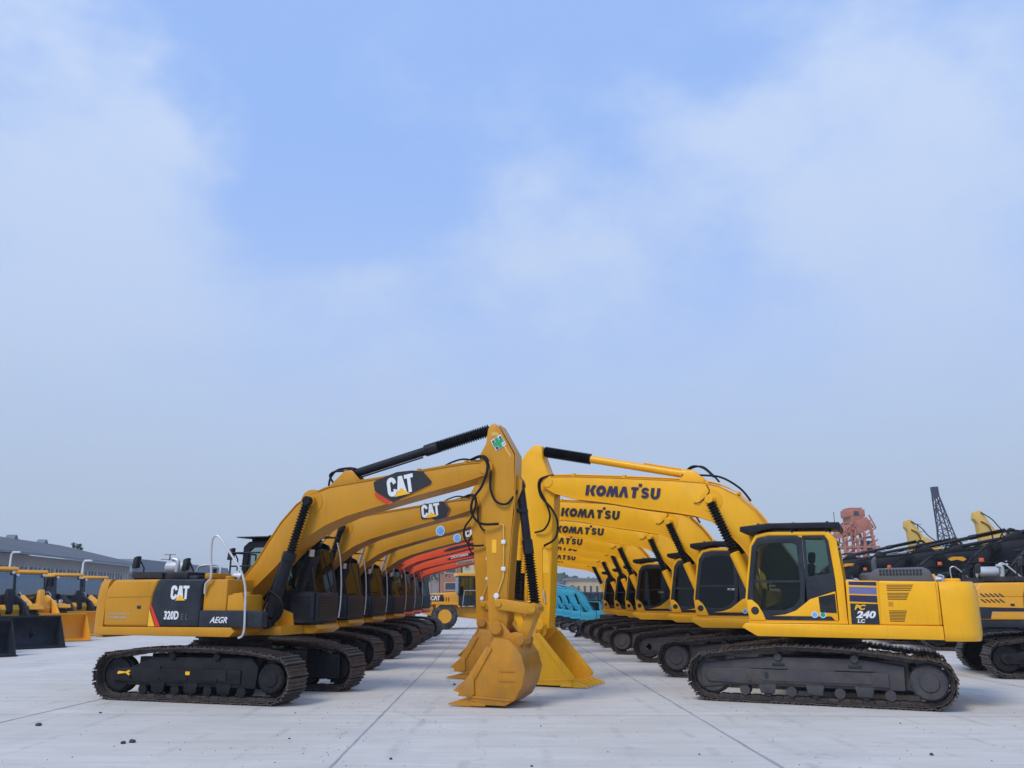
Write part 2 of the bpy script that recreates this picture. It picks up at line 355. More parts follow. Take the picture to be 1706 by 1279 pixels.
def lower_boom(o,k,zf,zt):
    '''set the boom a little lower, pivoting heights about its foot'''
    for c in o.children:
        n=c.name.split('.')[0]
        if n in ('boom','boom_cylinder','arm_cylinder'): c.scale=(1,1,k); c.location=(0,0,zf*(1-k))
        if n=='arm': c.scale=(1,1,(zf+(zt-zf)*k)/zt)
def text(name,body,m,parent,O,size,dirx,ang=0,bold=.02,sx=1,shear=0,ext=.003,space=1.0,width=None):
    """flat raised lettering in the f/z plane at O=(f,l,z) of its lower left; dirx=+1 reads along +f, -1 along -f"""
    cu=bpy.data.curves.new(name,'FONT'); cu.body=body; cu.size=size; cu.offset=bold*size; cu.extrude=ext; cu.shear=shear; cu.space_character=space; cu.resolution_u=3
    t=bpy.data.objects.new(name,cu); COL.objects.link(t); bpy.context.view_layer.update()
    dg=bpy.context.evaluated_depsgraph_get(); me=bpy.data.meshes.new_from_object(t.evaluated_get(dg))
    bpy.data.objects.remove(t); bpy.data.curves.remove(cu)
    ca,sa=math.cos(ang),math.sin(ang)
    x0=min(v.co.x for v in me.vertices); x1=max(v.co.x for v in me.vertices)
    if width: sx=width/(x1-x0)
    else: x0=0
    for v in me.vertices:
        x,y,z=(v.co.x-x0)*sx,v.co.y,v.co.z
        a,b=x*ca-y*sa,x*sa+y*ca
        v.co=(O[0]+dirx*a,O[1]-dirx*z,O[2]+b)
    me.materials.clear(); me.materials.append(M[m]); me.name=name
    o=bpy.data.objects.new(name,me); COL.objects.link(o); o.parent=parent; return o
def arc(cx,cy,rx,ry,a0,a1,n=14): return [(cx+rx*math.cos(R(a0+(a1-a0)*i/n)),cy+ry*math.sin(R(a0+(a1-a0)*i/n))) for i in range(n+1)]
def stroke(P,w):
    n=len(P); A=[];B=[]
    for i in range(n):
        a=Vector(P[max(i-1,0)]);b=Vector(P[min(i+1,n-1)]); d=(b-a).normalized(); A.append((P[i][0]-d.y*w/2,P[i][1]+d.x*w/2)); B.append((P[i][0]+d.y*w/2,P[i][1]-d.x*w/2))
    return A+B[::-1]
WIDE=[[(0,0),(.33,0),(.33,1),(0,1)],[(.40,.5),(.66,1),(1.02,1),(.76,.5),(1.02,0),(.66,0)],
 arc(1.56,.5,.50,.52,0,350,26),arc(1.56,.5,.17,.18,0,350,16),
 [(2.1,0),(2.32,1),(2.62,1),(2.74,.62),(2.86,1),(3.16,1),(3.34,0),(3.06,0),(2.97,.52),(2.85,0),(2.62,0),(2.50,.52),(2.38,0)],
 [(3.36,0),(3.66,1),(4.04,1),(4.34,0),(4.02,0),(3.85,.62),(3.68,0)],
 [(4.55,1),(5.26,1),(5.26,.74),(5.08,.74),(5.08,0),(4.74,0),(4.74,.74),(4.55,.74)],[(5.24,1.06),(5.55,1.06),(5.55,1.34),(5.24,1.34)],
 stroke(arc(5.95,.695,.25,.185,12,262,16)+arc(5.96,.305,.26,.185,82,-168,16),.25),
 [(6.5,1),(6.82,1)]+[(6.82,.34)]+arc(6.95,.34,.13,.12,180,360,8)+[(7.08,1),(7.40,1)]+arc(6.95,.38,.45,.42,0,-180,14)]
NARROW=[stroke([(.62,.66)]+arc(.37,.74,.22,.165,10,170,10)+arc(.37,.26,.22,.165,190,350,10)+[(.62,.34)],.25),
 [(.70,0),(.93,1),(1.24,1),(1.47,0),(1.25,0),(1.20,.28),(.97,.28),(.92,0)],[(1.38,1),(2.05,1),(2.05,.79),(1.84,.79),(1.84,0),(1.59,0),(1.59,.79),(1.38,.79)]]
def glyphs(name,polys,m,parent,O,h,dirx,ang=0,shear=0,sx=1,ext=.003):
    cu=bpy.data.curves.new(name,'CURVE'); cu.dimensions='2D'; cu.fill_mode='BOTH'; cu.extrude=ext
    for P in polys:
        sp=cu.splines.new('POLY'); sp.points.add(len(P)-1); sp.use_cyclic_u=True
        for q,(x,y) in zip(sp.points,P): q.co=((x+shear*y)*h*sx,y*h,0,1)
    t=bpy.data.objects.new(name,cu); COL.objects.link(t); bpy.context.view_layer.update()
    dg=bpy.context.evaluated_depsgraph_get(); me=bpy.data.meshes.new_from_object(t.evaluated_get(dg))
    bpy.data.objects.remove(t); bpy.data.curves.remove(cu); ca,sa=math.cos(ang),math.sin(ang)
    for v in me.vertices:
        x,y,z=v.co; a,b=x*ca-y*sa,x*sa+y*ca; v.co=(O[0]+dirx*a,O[1]-dirx*z,O[2]+b)
    me.materials.clear(); me.materials.append(M[m]); me.name=name
    o=bpy.data.objects.new(name,me); COL.objects.link(o); o.parent=parent; return o
def decal(name,pts,l,m,parent,th=.003):
    b=MB(); b.prism(pts,l-th,l+th); return b.build(name,m,parent)
# ------------------------------------------------------------ undercarriage
def track_path(top,zc,r,fi,fs):
    P=[]
    for k in range(13):
        a=-math.pi/2+math.pi*k/12; 
        if k<11: P.append((fi+r*math.cos(a),zc+r*math.sin(a)))
    P+=top
    for k in range(2,13):
        a=math.pi/2+math.pi*k/12; P.append((fs+r*math.cos(a),zc+r*math.sin(a)))
    return P
def resample(P,step):
    P=P+[P[0]]; L_=[0]
    for a,b in zip(P,P[1:]): L_.append(L_[-1]+math.dist(a,b))
    n=round(L_[-1]/step); out=[];j=0
    for i in range(n):
        s=L_[-1]*i/n
        while L_[j+1]<s: j+=1
        t=(s-L_[j])/(L_[j+1]-L_[j]); a,b=P[j],P[j+1]
        p=(a[0]+(b[0]-a[0])*t,a[1]+(b[1]-a[1])*t); d=Vector((b[0]-a[0],b[1]-a[1])).normalized(); out.append((p,d))
    # smooth directions
    n=len(out); return [(out[i][0],(out[(i-1)%n][1]+out[i][1]+out[(i+1)%n][1]).normalized()) for i in range(n)]
def undercarriage(root,fi,fs,width,gauge,top,fm,small=False,hubr=.3,frame=None):
    path=track_path(top,.44,.385,fi,fs); shoes=resample(path,.19)
    prof=[(-.088,.012),(-.088,.055),(-.066,.055),(-.06,.030),(-.012,.030),(-.008,.052),(.008,.052),(.012,.030),(.06,.030),(.066,.055),(.094,.055),(.098,.024),(.098,.012)]
    for sd in (-1,1):
        c=sd*gauge/2; b=MB(); n=len(prof); rr=random.Random(3)
        for (p,d) in shoes:
            # d is travel direction (counter-clockwise seen from the right); outward normal is to its right
            nx,nz=d.y,-d.x; w=width/2+rr.uniform(-.004,.004); ty=rr.uniform(-.004,.004)
            vs=[]
            for l in (c-w,c+w):
                for a,o in prof: vs.append((p[0]+d.x*a+nx*(o+ty),l,p[1]+d.y*a+nz*(o+ty)))
            b._add(vs,[list(range(n)),list(range(2*n-1,n-1,-1))]+[(i,(i+1)%n,n+(i+1)%n,n+i) for i in range(n)])
            for ll in (c-.12,c+.08):  # link plates
                q=[(-.10,-.045),(-.07,.012),(.07,.012),(.10,-.045),(.06,-.06),(-.06,-.06)]
                vs=[(p[0]+d.x*a+nx*o,l,p[1]+d.y*a+nz*o) for l in (ll,ll+.04) for a,o in q]
                b._add(vs,[list(range(6)),list(range(11,5,-1))]+[(i,(i+1)%6,6+(i+1)%6,6+i) for i in range(6)])
        K_=[(p[0]+d.y*.004,p[1]-d.x*.004) for p,d in shoes]; K2=[(p[0]-d.y*.006,p[1]+d.x*.006) for p,d in shoes]
        b.ring(K_,K2,c-width/2+.03,c+width/2-.03)
        t=b.build('track','track_steel',root,ang=30)
        o=sd  # outer side direction
        b=MB(); b.prism(frame,c-.16,c+.16,bev=.025); b.box(fs+.62,fi-.62,c-.20,c+.20,.33,.57,bev=.02)
        fr=b.build('track_frame',fm,t)
        b=MB(); b.box(fs+.9,fi-.9,c+o*.2,c+o*.215,.38,.56)
        for k in range(4): b.cyl((fs+1.1+k*.62,c+o*.2,.40),(fs+1.1+k*.62,c+o*.235,.40),.022,6)
        b.build('side_plate',fm,fr)
        # idler with its yoke
        b=MB(); b.cylb((fi,c-.09,.44),(fi,c+.09,.44),.335,.03,28); b.cyl((fi,c-.13,.44),(fi,c+.13,.44),.28,20); b.cylb((fi,c-.19,.44),(fi,c+.19,.44),.13,.02)
        b.build('idler',fm,t)
        b=MB(); b.prism([(fi-.95,.30),(fi-.05,.33),(fi+.09,.44),(fi-.05,.56),(fi-.95,.60)],c+o*.15,c+o*.19,bev=.01); b.prism([(fi-.95,.30),(fi-.05,.33),(fi+.09,.44),(fi-.05,.56),(fi-.95,.60)],c-o*.19,c-o*.15,bev=.01)
        b.build('idler_yoke',fm,t)
        # toothed sprocket and round hub cover
        pts=[]
        for k in range(42):
            a=2*math.pi*k/42; r=.345 if k%2 else .295
            pts.append((fs+r*math.cos(a),.44+r*math.sin(a)))
        b=MB(); b.prism(pts,c-.05,c+.05); b.build('sprocket',fm,t)
        b=MB(); b.cylb((fs,c-.1*o,.44),(fs,c+.215*o,.44),hubr,.03,32)
        for k in range(14):
            a=2*math.pi*k/14; q=(fs+(hubr-.05)*math.cos(a),.44+(hubr-.05)*math.sin(a)); b.cyl((q[0],c+.2*o,q[1]),(q[0],c+.228*o,q[1]),.016,6)
        b.cylb((fs,c+.2*o,.44),(fs,c+.235*o,.44),hubr*.55,.02,24)
        b.build('hub_cover',fm,t)
        for k in range(7):
            b=MB(); x=fs+.62+(fi-fs-1.2)*k/6; b.lathe((x,c-.15,.20),(x,c+.15,.20),[(0,.09),(.2,.095),(.22,.07),(.78,.07),(.8,.095),(1,.09)],14); b.build('roller',fm,t)
        for k in (1,3,5):
            b=MB(); x=fs+.62+(fi-fs-1.2)*k/6; b.prism([(x-.16,.34),(x-.12,.16),(x+.12,.16),(x+.16,.34)],c+o*.165,c+o*.185,bev=.006); b.build('roller_guard',fm,t)
        for x in (fs+1.15,fi-1.2):
            b=MB(); b.cylb((x,c-.14,.79),(x,c+.2,.79),.07,.01,16); b.box(x-.05,x+.05,c-.03,c+.03,.6,.76); b.build('carrier_roller',fm,t)
        if hubr>.27:
            for x in (fs+1.15,fi-1.2):
                b=MB(); b.box(x-.11,x+.11,c+o*.158,c+o*.172,.635,.685,bev=.004); b.build('slot_shade','black_decal',fr)  # black boxes paint the dark of holes in the frame
            b=MB(); b.box(fs+.85,fs+1.5,c+o*.16,c+o*.205,.585,.615,bev=.008); b.box(fi-1.35,fi-.7,c+o*.16,c+o*.205,.585,.615,bev=.008)
            b.build('step_plate',fm,fr)
            b=MB(); b.prism([(fi-1.02,.42),(fi-.97,.41),(fi-.95,.46),(fi-.97,.52),(fi-1.02,.52)],c+o*.218,c+o*.2215); b.build('slot_shade','black_decal',fr)  # dark of the end hole, painted as a thin black plate
        b=MB(); b.box(fs-.1,fs+.7,c-o*.22,c-o*.12,.25,.72,bev=.03); b.box(fs+.3,fi-.4,c-.06,c+.06,.3,.76); b.build('gap_filler',fm,t)  # boxes added inside the track to block bright gaps by the sprocket
    b=MB(); b.plan([(1.0,-gauge/2+.1),(1.15,-.9),(.6,-.55),(.6,.55),(1.15,.9),(1.0,gauge/2-.1),(.45,gauge/2-.1),(.3,.9),(-.3,.9),(-.45,gauge/2-.1),(-1.0,gauge/2-.1),(-1.15,.9),(-.6,.55),(-.6,-.55),(-1.15,-.9),(-1.0,-gauge/2+.1),(-.45,-gauge/2+.1),(-.3,-.9),(.3,-.9),(.45,-gauge/2+.1)],.47,.80,bev=.02)
    b.cyl((0,0,.8),(0,0,.9),.75,28); b.build('chassis',fm,root)
    b=MB(); b.lathe((0,0,.88),(0,0,1.14),[(0,.70),(.2,.74),(.45,.74),(.46,.66),(.7,.66),(.71,.72),(1,.72)],36); b.build('swing_ring','frame_black',root)
# ------------------------------------------------------------ counterweight, tail
def counterweight(b,f0,fr,hw,z0,z1,rt):
    rings=[]
    for z,k in ((z0,.10),(z0+.06,.03),(z0+.14,0),(z1-rt,0),(z1-rt*.6,.03),(z1-rt*.25,.09),(z1,.2)):
        r=[]; d=fr-f0
        for i in range(25):
            a=-math.pi/2+math.pi*i/24; ca,sa=math.cos(a),math.sin(a)
            x=(abs(ca)**.55)*(1 if ca>=0 else -1); y=(abs(sa)**.42)*(1 if sa>=0 else -1)
            r.append((f0+(d)*max(0,x)*(1-k*.45) if True else 0, y*(hw-k*.5),z))
        rings.append([(f0+.0 if i in(0,24) else p[0],p[1],p[2]) for i,p in enumerate(r)])
    b.loft(rings); return b
# ------------------------------------------------------------ excavator, one builder for both makes
def excavator(T):
    """T='o': ochre machine whose right side shows; T='y': yellow machine whose left side shows"""
    och=T=='o'; P='ochre_paint' if och else 'yellow_paint'
    root=empty('excavator')
    if och:
        undercarriage(root,1.54,-1.75,.62,2.36,[(1.45,.81),(.93,.885),(.02,.915),(-.81,.90),(-1.3,.875),(-1.6,.825)],'frame_black',hubr=.26,
            frame=[(1.30,.26),(1.30,.56),(.78,.77),(-1.30,.79),(-1.46,.62),(-1.42,.26)])
        for c in root.children:
            if c.name.split('.')[0] in ('track','chassis'): c.rotation_euler=(0,0,math.pi)   # final drives to the front on this make as parked
    else:
        undercarriage(root,1.93,-1.71,.70,2.48,[(1.75,.84),(1.43,.875),(.76,.955),(.2,.95),(-.42,.93),(-1.0,.87),(-1.5,.80)],'frame_grey',hubr=.30,
            frame=[(-1.33,.28),(-1.35,.69),(-.6,.79),(.9,.79),(1.65,.71),(2.08,.66),(2.16,.56),(2.12,.22),(1.6,.28)])
    bx=MB
    # ---- platform
    b=MB()
    if och:
        b.prism([(-2.12,1.14),(-2.16,1.29),(.80,1.30),(.88,1.22),(.78,1.13)],-1.31,-.42,bev=.012)
        b.box(-2.1,1.3,-.42,.42,1.13,1.295,bev=.01)
        b.prism([(-2.12,1.14),(-2.16,1.29),(1.58,1.30),(1.64,1.22),(1.5,1.13)],.42,1.31,bev=.012)
    else:
        b.prism([(-2.02,1.13),(-2.02,1.36),(1.27,1.37),(1.34,1.30),(1.07,1.14)],.42,1.36,bev=.012)
        b.box(-2.0,1.2,-.42,.42,1.15,1.33,bev=.01)
        b.prism([(-2.02,1.13),(-2.02,1.36),(1.2,1.37),(1.27,1.30),(1.07,1.14)],-1.36,-.42,bev=.012)
    b.build('platform',P,root)
    b=MB()
    if och: counterweight(b,-2.04,-2.42,1.29,1.09,2.17,.36)
    else: counterweight(b,-2.03,-2.66,1.34,1.11,2.10,.22)
    cw=b.build('counterweight',P,root)
    if not och:
        b=MB(); b.cylb((-2.28,.75,2.05),(-2.28,.75,2.16),.13,.02,18); b.build('lifting_eye',P,cw)
    # ---- engine housing
    if och:
        b=MB(); b.prism([(-2.03,1.30),(-2.06,1.75),(-2.04,1.98),(-1.88,2.16),(-.862,2.165),(-.965,1.9),(-.99,1.68),(-1.0,1.302)],-1.3,1.3,bev=.05,seg=3)
        hood=b.build('engine_door',P,root)
        b=MB(); b.prism([(-2.0,1.83),(-.98,1.84),(-.98,1.845),(-2.0,1.835)],-1.303,-1.296); b.prism([(-1.29,1.62),(-1.2,1.62),(-1.2,1.68),(-1.29,1.68)],-1.302,-1.296)
        b.build('seam','dark_plastic',hood)
        b=MB(); b.prism([(-.995,1.302),(-.985,1.68),(-.96,1.9),(-.855,2.165),(.18,2.165),(.11,2.04),(.10,1.62),(.10,1.302)],-1.3,-.42,bev=.04,seg=3)
        b.prism([(-.99,1.302),(-.85,2.16),(-.25,2.16),(-.25,1.302)],-.42,1.29,bev=.03)
        pn=b.build('side_panel','charcoal_paint',root); root['panel']=1
        b=MB(); b.box(-1.74,-1.04,-.95,.9,2.17,2.24,bev=.01)
        for k in range(16): b.box(-1.7+k*.042,-1.68+k*.042,-.98,.9,2.24,2.30)
        b.box(-1.74,-1.04,-.99,-.96,2.2,2.31)
        b.box(-1.02,-.50,-.95,.4,2.17,2.31,bev=.03); b.box(-.5,-.3,-.9,.4,2.17,2.24,bev=.02)
        b.build('hood_grille','dark_plastic',root)
        b=MB(); b.cylb((-1.62,-.1,2.42),(-1.12,-.1,2.42),.15,.03,20); b.tube([(-1.14,-.45,2.25),(-1.12,-.45,2.5),(-1.16,-.45,2.56),(-1.25,-.45,2.58)],.045,10,smooth=4)
        b.build('muffler','silver',root)
        # tanks and tool box
        b=MB(); b.box(.12,.62,-1.24,-.38,1.30,2.16,bev=.03); b.box(.62,.98,-1.22,-.60,1.30,1.88,bev=.03); b.box(.0,.12,-1.1,-.4,2.17,2.28,bev=.02)
        b.cylb((.36,-.8,2.15),(.36,-.8,2.23),.09,.015); b.cylb((.82,-.9,1.87),(.82,-.9,1.93),.07,.01)
        b.prism([(.75,1.9),(.95,1.92),(1.02,1.75),(1.02,1.5),(.75,1.5)],-1.26,-1.2,bev=.01)
        b.build('fuel_tank',P,root)
        b=MB(); b.prism([(.108,1.302),(.108,1.60),(1.40,1.60),(1.44,1.56),(1.44,1.302)],-1.305,-1.12,bev=.02)
        tb=b.build('tool_box','charcoal_paint',root)
        b=MB(); 
        for k in range(4): b.box(1.14,1.26,-1.309,-1.3,1.38+k*.045,1.4+k*.045)
        b.build('vent','black_decal',tb)
        text('lettering','AEGR','white_decal',tb,(.35,-1.308,1.38),.15,1,bold=.02,shear=.35,sx=.95)
        # handrails
        b=MB(); b.tube([(.17,-1.28,1.9),(.19,-1.3,2.08),(.29,-1.3,2.2),(.25,-1.3,2.6),(.25,-1.3,2.88),(.33,-1.3,2.96),(.42,-1.3,2.92),(.56,-1.3,2.76),(.69,-1.3,2.6),(.92,-1.3,2.31),(1.04,-1.3,2.0),(1.09,-1.33,1.6),(1.11,-1.34,1.3),(1.08,-1.34,1.16),(1.0,-1.34,1.12)],.021,8,smooth=4)
        b.tube([(-.55,-.6,2.3),(-.5,-.6,2.42),(-.2,-.6,2.45),(.05,-.7,2.4),(.1,-.8,2.15)],.02,8,smooth=4)
        b.build('handrails','silver',root)
        b=MB()
        for z in (2.72,2.45): b.tube([(-.35,.2,z),(.9,.2,z)],.018,6)
        for f in (-.35,.1,.5,.9): b.tube([(f,.2,2.15),(f,.2,2.72)],.018,6)
        b.tube([(-.35,.2,2.72),(-.35,1.1,2.72)],.018,6); b.tube([(-.35,1.1,2.72),(-.35,1.1,2.2)],.018,6)
        b.build('guard_rail','dark_plastic',root)
        for (f,l,z) in ((-1.78,-.9,2.5),(-.62,-.9,2.45),(-.45,.3,2.7)):
            b=MB(); b.prism([(f-.06,z-.12),(f+.05,z-.1),(f+.07,z+.13),(f-.03,z+.1)],l-.02,l+.1,bev=.015); b.tube([(f+.03,l+.1,z+.05),(f+.06,l+.2,z-.1),(f+.06,l+.2,z-.33)],.014,6); b.build('mirror','dark_plastic',root)
    else:
        b=MB(); b.prism([(-2.02,1.365),(-2.02,2.10),(-1.068,2.12),(-1.05,1.365)],.3,1.33,bev=.03,seg=3)
        b.prism([(-2.02,1.365),(-2.02,2.10),(-.5,2.12),(-.5,1.365)],-1.33,.28,bev=.03,seg=3)
        hood=b.build('engine_door',P,root)
        b=MB()
        for z0,z1,f0,f1,n in ((1.94,2.06,-1.2,-1.58,4),(1.79,1.92,-1.2,-1.5,5),(1.42,1.62,-1.2,-1.43,8)):
            for k in range(n):
                z=z0+(z1-z0)*(k+.2)/n; t=(z-z0)/(z1-z0); b.box(f1-.06*t,f0,1.326,1.334,z,z+(z1-z0)/n*.5)
        b.prism([(-1.98,1.375),(-1.985,1.375),(-1.985,2.08),(-1.98,2.08)],1.326,1.3335)
        b.build('vent','vent_shade',hood)
        b=MB(); b.box(-1.28,-1.2,1.326,1.333,1.68,1.76); b.build('latch','ochre_paint',hood)
        b=MB(); b.prism([(-1.062,1.365),(-1.072,2.12),(-.53,2.13),(-.52,1.365)],.3,1.33,bev=.02); sp=b.build('side_panel',P,root)
        decal('stripe',[(-.58,2.02),(-.575,1.90),(-1.03,1.885),(-1.035,2.005)],1.331,'violet_decal',sp)
        decal('stripe',[(-.58,2.11),(-.58,2.05),(-1.04,2.035),(-1.04,2.10)],1.331,'navy_decal',sp)
        decal('stripe',[(-.575,1.875),(-.57,1.765),(-1.03,1.745),(-1.03,1.86)],1.331,'navy_decal',sp)
        b=MB(); b.prism([(-.85,2.11),(-.97,2.28),(-1.06,2.34),(-1.82,2.36),(-1.93,2.30),(-2.0,2.10)],-.9,1.05,bev=.03)
        hg=b.build('hood_cover','plastic_grey',root)
        b=MB()
        for r_ in range(2):
            for k in range(13): b.box(-1.12-k*.055-.018,-1.12-k*.055+.018,1.046,1.058,2.215+r_*.06,2.26+r_*.06)
        b.build('grille','black_decal',hg)
        b=MB(); b.cylb((-.9,.5,2.1),(-.9,.5,2.28),.16,.05,20); b.build('air_cleaner','plastic_grey',root); b=MB(); b.tube([(-1.0,-.3,2.1),(-1.0,-.3,2.5),(-1.05,-.3,2.56)],.05,10,smooth=3); b.build('exhaust_pipe','plastic_grey',root)
        for f in (-1.9,-2.02):
            b=MB(); b.box(f-.03,f+.02,-.3,-.25,2.1,2.26,bev=.01); b.build('bracket',P,root)
        b=MB(); b.box(-.45,1.2,-1.3,-.42,1.37,1.95,bev=.04); b.box(-.45,.4,-1.28,-.42,1.95,2.1,bev=.04); b.build('fuel_tank',P,root)
        b=MB(); b.tube([(1.15,-1.28,1.4),(1.15,-1.28,2.35),(1.05,-1.28,2.45),(.5,-1.28,2.45),(.4,-1.28,2.35),(.4,-1.28,2.0)],.022,8,smooth=3); b.build('handrail','dark_plastic',root)
    # ---- cab
    cab_l0,cab_l1=.36,1.30
    cg=(cab_l0+cab_l1)/2
    if och:
        O_=[(2.0,1.32),(1.98,1.9),(1.78,2.72),(1.66,2.90),(1.50,2.95),(-.05,2.95),(-.17,2.85),(-.2,2.2),(-.2,1.32)]
        I_=[(1.86,1.98),(1.84,2.05),(1.66,2.68),(1.58,2.80),(1.46,2.83),(.05,2.83),(-.05,2.75),(-.07,2.2),(-.07,1.98)]
        b=MB()
        for l0,l1 in ((cab_l0,cab_l0+.07),(cab_l1-.07,cab_l1)): b.ring(O_,I_,l0,l1)
        b.prism([(1.50,2.89),(-.05,2.89),(-.05,2.955),(1.5,2.955)],cab_l0,cab_l1,bev=.02)
        b.box(-.2,-.13,cab_l0,cab_l1,1.32,2.2); b.box(-.2,2.0,cab_l0+.07,cab_l1-.07,1.32,1.38)
        b.prism([(1.93,1.32),(1.99,1.32),(1.97,1.9),(1.91,1.9)],cab_l0,cab_l1)
        b.box(.55,.63,cab_l0+.01,cab_l0+.06,1.95,2.85); b.box(.55,.63,cab_l1-.06,cab_l1-.01,1.95,2.85)
        cabo=b.build('cab','black_paint',root)
        b=MB(); b.prism([(1.84,2.0),(1.65,2.7),(1.46,2.86),(.05,2.86),(-.05,2.75),(-.06,1.98)],cab_l0+.03,cab_l0+.035); b.prism([(1.84,2.0),(1.65,2.7),(1.46,2.86),(.05,2.86),(-.05,2.75),(-.06,1.98)],cab_l1-.035,cab_l1-.03)
        b.prism([(1.955,1.92),(1.965,1.92),(1.745,2.8),(1.735,2.8)],cab_l0+.05,cab_l1-.05); b.build('window','glass',cabo)
        b=MB(); b.box(-.28,.5,cab_l0-.12,cab_l1+.08,3.03,3.05); b.box(.5,1.9,cab_l0-.08,cab_l1+.05,3.05,3.07)
        for f in (-.1,.5,1.4): b.box(f,f+.03,cg-.3,cg+.3,2.95,3.05)
        b.build('cab_visor','dark_plastic',cabo)
        b=MB(); b.prism([(1.995,1.36),(2.04,1.36),(2.03,1.92),(1.985,1.92)],cab_l0+.02,cab_l1-.02,bev=.01)
        b.box(1.3,2.0,cab_l0-.05,cab_l0,1.34,1.94,bev=.01)
        lg=b.build('lower_guard','charcoal_paint',cabo)
        b=MB()
        for k in range(8): b.box(1.42,1.9,cab_l0-.065,cab_l0-.052,1.42+k*.058,1.445+k*.058)
        for k in range(8): b.box(2.035,2.055,cab_l0+.14,cab_l1-.14,1.44+k*.056,1.465+k*.056)
        b.build('louvre','black_decal',lg)
        b=MB(); b.tube([(1.98,cab_l1-.1,2.95),(2.05,cab_l1-.02,2.6),(2.1,cab_l1,2.1),(2.1,cab_l1,1.7),(2.06,cab_l1,1.42)],.02,8,smooth=4); b.build('grab_rail','silver',cabo)
        b=MB(); b.prism([(1.85,2.62),(1.93,2.62),(1.95,2.76),(1.86,2.78)],cab_l0-.16,cab_l0-.02,bev=.02); b.build('work_lamp','silver',cabo)
    else:
        O_=[(1.20,1.40),(1.25,1.82),(1.21,2.10),(1.11,2.78),(1.0,2.98),(.78,3.03),(-.32,3.01),(-.44,2.86),(-.50,2.14),(-.51,1.40)]
        I_=[(1.17,1.43),(1.21,1.82),(1.17,2.10),(1.07,2.76),(.96,2.92),(.76,2.965),(-.24,2.945),(-.30,2.84),(-.36,2.14),(-.37,1.43)]
        b=MB(); b.ring(O_,I_,cab_l1-.08,cab_l1,bev=.012); b.ring(O_,I_,cab_l0,cab_l0+.08)
        b.prism([(1.0,2.95),(.78,3.025),(-.32,3.005),(-.42,2.88),(-.3,2.9),(.76,2.93)],cab_l0+.01,cab_l1-.01); b.box(-.51,1.2,cab_l0,cab_l1,1.375,1.43)
        b.box(-.5,-.44,cab_l0+.02,cab_l1-.02,1.4,2.1)
        cabo=b.build('cab',P,root)
        # black door and rear quarter
        b=MB()
        b.ring([(1.165,1.44),(1.205,1.82),(1.165,2.10),(1.065,2.76),(.95,2.915),(.75,2.96),(.24,2.95),(.16,2.9),(.16,2.1),(.2,1.7),(.3,1.56),(.5,1.44)],
               [(1.04,1.60),(1.10,1.82),(1.08,2.10),(.985,2.70),(.92,2.79),(.74,2.82),(.34,2.815),(.26,2.77),(.25,2.1),(.27,1.82),(.38,1.68),(.55,1.60)],cab_l1-.045,cab_l1+.018,bev=.006)
        b.box(.25,1.09,cab_l1-.03,cab_l1+.012,2.10,2.14)
        dr=b.build('door','charcoal_paint',cabo)
        b=MB(); b.prism([(1.04,1.60),(1.10,1.82),(1.08,2.10),(.985,2.70),(.92,2.79),(.74,2.82),(.34,2.815),(.26,2.77),(.25,2.1),(.27,1.82),(.38,1.68),(.55,1.60)],cab_l1-.012,cab_l1-.008); b.build('door_glass','glass',dr)
        b=MB()
        b.ring([(.15,2.945),(-.24,2.94),(-.30,2.84),(-.345,2.25),(-.35,1.96),(.15,1.76)],[(.10,2.9),(-.215,2.895),(-.25,2.8),(-.28,2.26),(.08,2.20),(.10,2.22)],cab_l1-.05,cab_l1+.006)
        b.build('rear_quarter','charcoal_paint',cabo)
        b=MB(); b.prism([(.10,2.9),(-.215,2.895),(-.25,2.8),(-.28,2.26),(.10,2.2)],cab_l1-.03,cab_l1-.026); b.prism([(1.12,2.1),(1.0,2.75),(.8,2.92),(-.28,2.9),(-.36,2.14),(-.36,1.5),(1.15,1.5)],cab_l0+.03,cab_l0+.035)
        b.prism([(1.215,1.5),(1.225,1.5),(1.19,2.15),(1.09,2.72),(1.08,2.72),(1.18,2.15)],cab_l0+.08,cab_l1-.08); b.box(-.45,-.445,cab_l0+.1,cab_l1-.1,2.12,2.8); b.build('window','glass',cabo)
        b=MB(); b.prism([(1.19,1.425),(1.225,1.62),(1.20,1.79),(1.13,1.79),(1.03,1.70),(.95,1.56),(.90,1.425)],cab_l1-.01,cab_l1+.024,bev=.006)
        b.prism([(.80,1.50),(.55,1.53),(.36,1.60),(.20,1.72),(.10,1.80),(-.345,1.94),(-.355,1.43),(-.30,1.43),(-.24,1.50)],cab_l1-.045,cab_l1+.022,bev=.006)
        b.build('lower_panel',P,cabo)
        b=MB(); b.prism([(.88,1.43),(.83,1.49),(-.24,1.488),(-.28,1.43)],cab_l1-.03,cab_l1+.012)
        b.build('sill','charcoal_paint',cabo)
        b=MB(); b.prism([(-.05,1.84),(-.335,1.90),(-.34,1.56),(-.06,1.57)],cab_l1+.02,cab_l1+.028)
        for k in range(7): b.box(-.32,-.07,cab_l1+.028,cab_l1+.036,1.6+k*.036,1.612+k*.036)
        b.build('louvre','dark_plastic',cabo)
        b=MB(); b.cylb((1.085,cab_l1+.018,1.595),(1.085,cab_l1+.034,1.595),.072,.008,24); b.build('vent','black_decal',cabo)
        for f in (.04,-.10):
            b=MB(); b.cyl((f,cab_l1+.02,1.53),(f,cab_l1+.026,1.53),.058,24); st=b.build('round_sticker','pale_sticker',cabo)
            b=MB(); b.cyl((f,cab_l1+.022,1.53),(f,cab_l1+.029,1.53),.042,24); b.build('sticker_centre','green_decal' if f<0 else 'blue_sticker',st)
